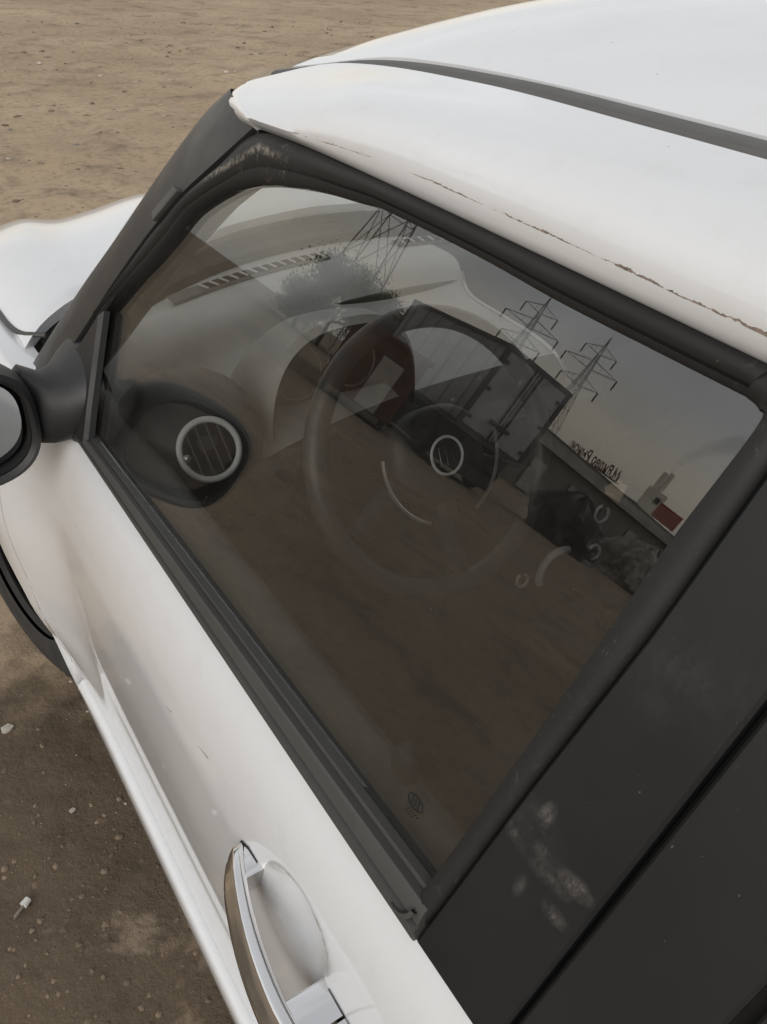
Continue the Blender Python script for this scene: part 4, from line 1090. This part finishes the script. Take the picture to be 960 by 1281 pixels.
# roof lettering
def roof_sign(az0, az1, D, z0, txt, name, label):
    p0, p1 = E2(az0, D), E2(az1, D); am = (az0 + az1) / 2; wd = np.linalg.norm(p1 - p0)
    cu = bpy.data.curves.new('lettering', 'FONT'); cu.body = txt; cu.size = 1.0; cu.extrude = .06; cu.offset = .026; cu.shear = .25; cu.resolution_u = 3
    tmp = bpy.data.objects.new('tmp_text', cu); COL.objects.link(tmp); bpy.context.view_layer.update()
    me = bpy.data.meshes.new_from_object(tmp.evaluated_get(bpy.context.evaluated_depsgraph_get())); bpy.data.objects.remove(tmp)
    co = np.empty(len(me.vertices) * 3); me.vertices.foreach_get('co', co); co = co.reshape(-1, 3)
    w0 = co[:, 0].max() - co[:, 0].min(); k = wd / w0
    co[:, 0] = (co[:, 0] - co[:, 0].min()) * k - wd / 2; co[:, 1] = co[:, 1] * max(k, 1.15)
    me.vertices.foreach_set('co', np.stack([co[:, 0], -co[:, 2], co[:, 1]], 1).ravel())
    pm = (p0 + p1) / 2; r = empty(name, (pm[0], pm[1], z0), math.radians(am - 90), label, 'sign')
    me.materials.clear(); me.materials.append(MAT['sign']); o = bpy.data.objects.new('lettering', me); COL.objects.link(o); o.parent = r
    MB().bar((-wd / 2 - .3, .15, -.06), (wd / 2 + .3, .15, -.06), .06).build('rail', 'steel', r)
    for x in np.linspace(-wd / 2, wd / 2, 6): MB().bar((x, .15, -.35), (x, .15, .5), .03).build('bracket', 'steel', r)
roof_sign(149.9, 145.9, 63, 4.62, 'М.Видео Рынок', 'roof_sign', 'dark red Cyrillic letters standing on the long shed roof')
# red board
loc, rz = frame_at(153.9, 84); rb_ = empty('red_board', (loc[0], loc[1], 4.4), rz, 'plain red hoarding standing on the shed roof beside the chimney', 'board')
MB().box((0, 0, 1.35), (2.6, .12, 1.6), Matrix.Rotation(-.05, 3, 'Y')).build('panel', 'red', rb_, smooth=False)
for x in (-1, 0, 1): MB().bar((x, .1, -.05), (x, .1, 1.6), .04).build('post', 'steel', rb_)
# chimney works with twin white flues
loc, rz = frame_at(152.35, 330); chm = empty('chimney_works', loc, rz, 'white twin flue chimney works far behind the shed', 'chimney')
MB().box((0, 2, 12.5), (8.2, 7, 25)).build('block', 'white', chm, smooth=False); MB().box((-1.6, -1.52, 21.5), (2.2, .1, 2.6)).build('opening', 'window', chm, smooth=False)
for x, h_ in ((-.4, 33.6), (1.9, 32.6)): MB().bar((x, 2, 25.02), (x, 2, h_), 1.15, 16, 1.0).build('flue', 'white', chm)
smk = bpy.data.materials.new('thin_smoke'); smk.use_nodes = True; t_ = smk.node_tree; t_.nodes.clear(); o_ = t_.nodes.new('ShaderNodeOutputMaterial'); pv = t_.nodes.new('ShaderNodeVolumePrincipled')
pv.inputs['Color'].default_value = (.85, .85, .85, 1); pv.inputs['Density'].default_value = .05; t_.links.new(pv.outputs[0], o_.inputs['Volume']); MAT['smoke'] = smk
pts = [(-.4 + .75, 2, 33.7), (.2, 2, 37), (-1.6, 2, 43), (-6, 2, 50), (-13, 2, 56), (-24, 2, 60)]
smo = MB().tube(resample(pts, 24), list(np.linspace(.9, 5.5, 24)), 12).build('smoke_plume', smk)
smo.location = loc; smo.rotation_euler = (0, 0, rz); tag(smo, 'thin pale smoke trailing from the white twin flues', 'smoke', kind='stuff')

# ---- pylons
def pylon(az, D, H, wb, label, arm=4.2, r=.07, rot=.35):
    loc, rz = frame_at(az, D); p = empty('power_pylon', loc, rz + rot, label, 'pylon', 'lattice power pylons behind the lot')
    zs = [0, .22 * H, .38 * H, .50 * H, .59 * H, .66 * H, .73 * H, .80 * H, .87 * H, H]
    wd = lambda z: wb * (1 - z / (.66 * H)) + .13 * wb * (z / (.66 * H)) * 1.6 if z < .66 * H else max(.208 * wb * (1 - (z - .66 * H) / (.36 * H)), .06)
    for sx_ in (-1, 1):
        for sy_ in (-1, 1):
            m_ = MB()
            for a, b in zip(zs[:-1], zs[1:]): m_.bar((sx_ * wd(a) / 2, sy_ * wd(a) / 2, a), (sx_ * wd(b) / 2, sy_ * wd(b) / 2, b), r, 4)
            m_.build('leg', 'steel', p, smooth=False)
    br = MB()
    for a, b in zip(zs[:-1], zs[1:]):
        wa, wb_ = wd(a) / 2, wd(b) / 2
        for (x0, y0), (x1, y1) in (((-1, -1), (1, -1)), ((1, -1), (1, 1)), ((1, 1), (-1, 1)), ((-1, 1), (-1, -1))):
            br.bar((x0 * wa, y0 * wa, a), (x1 * wb_, y1 * wb_, b), r * .6, 4); br.bar((x1 * wa, y1 * wa, a), (x0 * wb_, y0 * wb_, b), r * .6, 4); br.bar((x0 * wb_, y0 * wb_, b), (x1 * wb_, y1 * wb_, b), r * .6, 4)
    br.build('bracing', 'steel', p, smooth=False)
    for z, k in ((.66 * H, .8), (.775 * H, 1.1), (.875 * H, .65)):
        for sg in (-1, 1):
            e = (sg * arm * k, 0, z + .02 * H); m_ = MB(); w2 = wd(z) / 2
            for y_ in (-w2, w2): m_.bar((sg * w2, y_, z), e, r * .7, 4); m_.bar((sg * w2, y_, z + .055 * H), e, r * .7, 4)
            for t in (.3, .6): m_.bar((sg * (w2 + (arm * k - w2) * t), 0, z + .012 * H * t), (sg * (w2 + (arm * k - w2) * t), 0, z + .055 * H * (1 - t) + .02 * H * t), r * .6, 4)
            ca = m_.build('cross_arm', 'steel', p, smooth=False); MB().bar((e[0], 0, e[2]), (e[0], 0, e[2] - 1.5), .12, 6).build('insulator', 'chassis', ca)
    return p
pylon(127.4, 66, 30, 4.4, 'tall near lattice pylon rising above the trees, cut by the window frame', 5.0, .06)
pylon(138.9, 118, 23.2, 5.2, 'lattice pylon with spread arms directly above the truck box', 4.2, .048)
pylon(143.8, 124, 24.4, 5.2, 'lattice pylon right of the truck box, nearest the shed sign', 4.2, .048)

# ---- trees at the edge of the lot
def tree(az, D, h, r, label, seed):
    loc, rz = frame_at(az, D); p = empty('scrub_tree', loc, rz, label, 'tree', 'scrub trees at the edge of the lot'); q = random.Random(seed)
    t = MB(); tips = []
    t.tube([(0, 0, -.1), (.1, .05, h * .3), (-.05, .1, h * .6), (.05, 0, h * .92)], [.16, .13, .09, .03], 8)
    for i in range(9):
        a = q.uniform(0, 6.28); z0 = h * q.uniform(.22, .6); e = (r * .75 * math.cos(a), r * .75 * math.sin(a), z0 + h * q.uniform(.1, .35)); t.tube([(0, 0, z0), (e[0] * .5, e[1] * .5, z0 + (e[2] - z0) * .65), e], [.07, .045, .02], 6); tips.append(e)
    t.build('trunk', 'bark', p)
    tips += [(0, 0, h * .9), (.3, -.2, h * .75)]; v = []; f = []
    for e in tips:
        for _ in range(1200):
            d = Vector((q.gauss(0, 1), q.gauss(0, 1), q.gauss(0, .8))) * r * .26; c = Vector(e) + d
            if c.z < .4: continue
            n_ = Vector((q.gauss(0, 1), q.gauss(0, 1), q.gauss(0, 1))).normalized(); u = n_.orthogonal().normalized() * q.uniform(.06, .11); w_ = n_.cross(u) * q.uniform(.5, .8); k = len(v)
            v += [c - u, c - w_ * .9, c + u, c + w_ * .9]; f.append((k, k + 1, k + 2, k + 3))
    ob('crown', v, f, 'leaf', p, smooth=False)
tree(125.6, 58, 3.0, 1.7, 'low scrub tree left of the near pylon foot', 1)
tree(127.6, 53, 5.6, 2.3, 'bushy scrub tree in front of the near pylon foot', 2)
tree(130.2, 57, 5.6, 2.0, 'scrub tree between the near pylon and the truck box', 3)

# ------------------------------------------------------------------ small things on the dirt
def on_ground(x, y): return (x, y, float(gz(np.array([x]), np.array([y]))[0]))
b_ = empty('screw_anchor', on_ground(-1.030, .748), .6, 'small white plastic screw plug lying on the dirt beside the car', 'litter')
MB().bar((0, 0, .006), (.022, 0, .008), .0035, 8, .0025).build('shank', 'stone', b_)
MB().bar((.022, 0, .008), (.036, 0, .009), .0080, 10, .0065).build('head', 'litter', b_)
for nm, x, y, r, lab in (('stone', -.939, 1.18, .018, 'pale flat stone near the front tyre'), ('stone', -.877, .917, .009, 'lone grey pebble on the dark dirt')):
    V, Fs = protos[3]; q_ = on_ground(x, y)
    o = ob(nm, [(q_[0] + p[0] * r, q_[1] + p[1] * r * .8, q_[2] + p[2] * r * .7 + r * .15) for p in V], Fs, 'pale', smooth=False); tag(o, lab, 'stone')
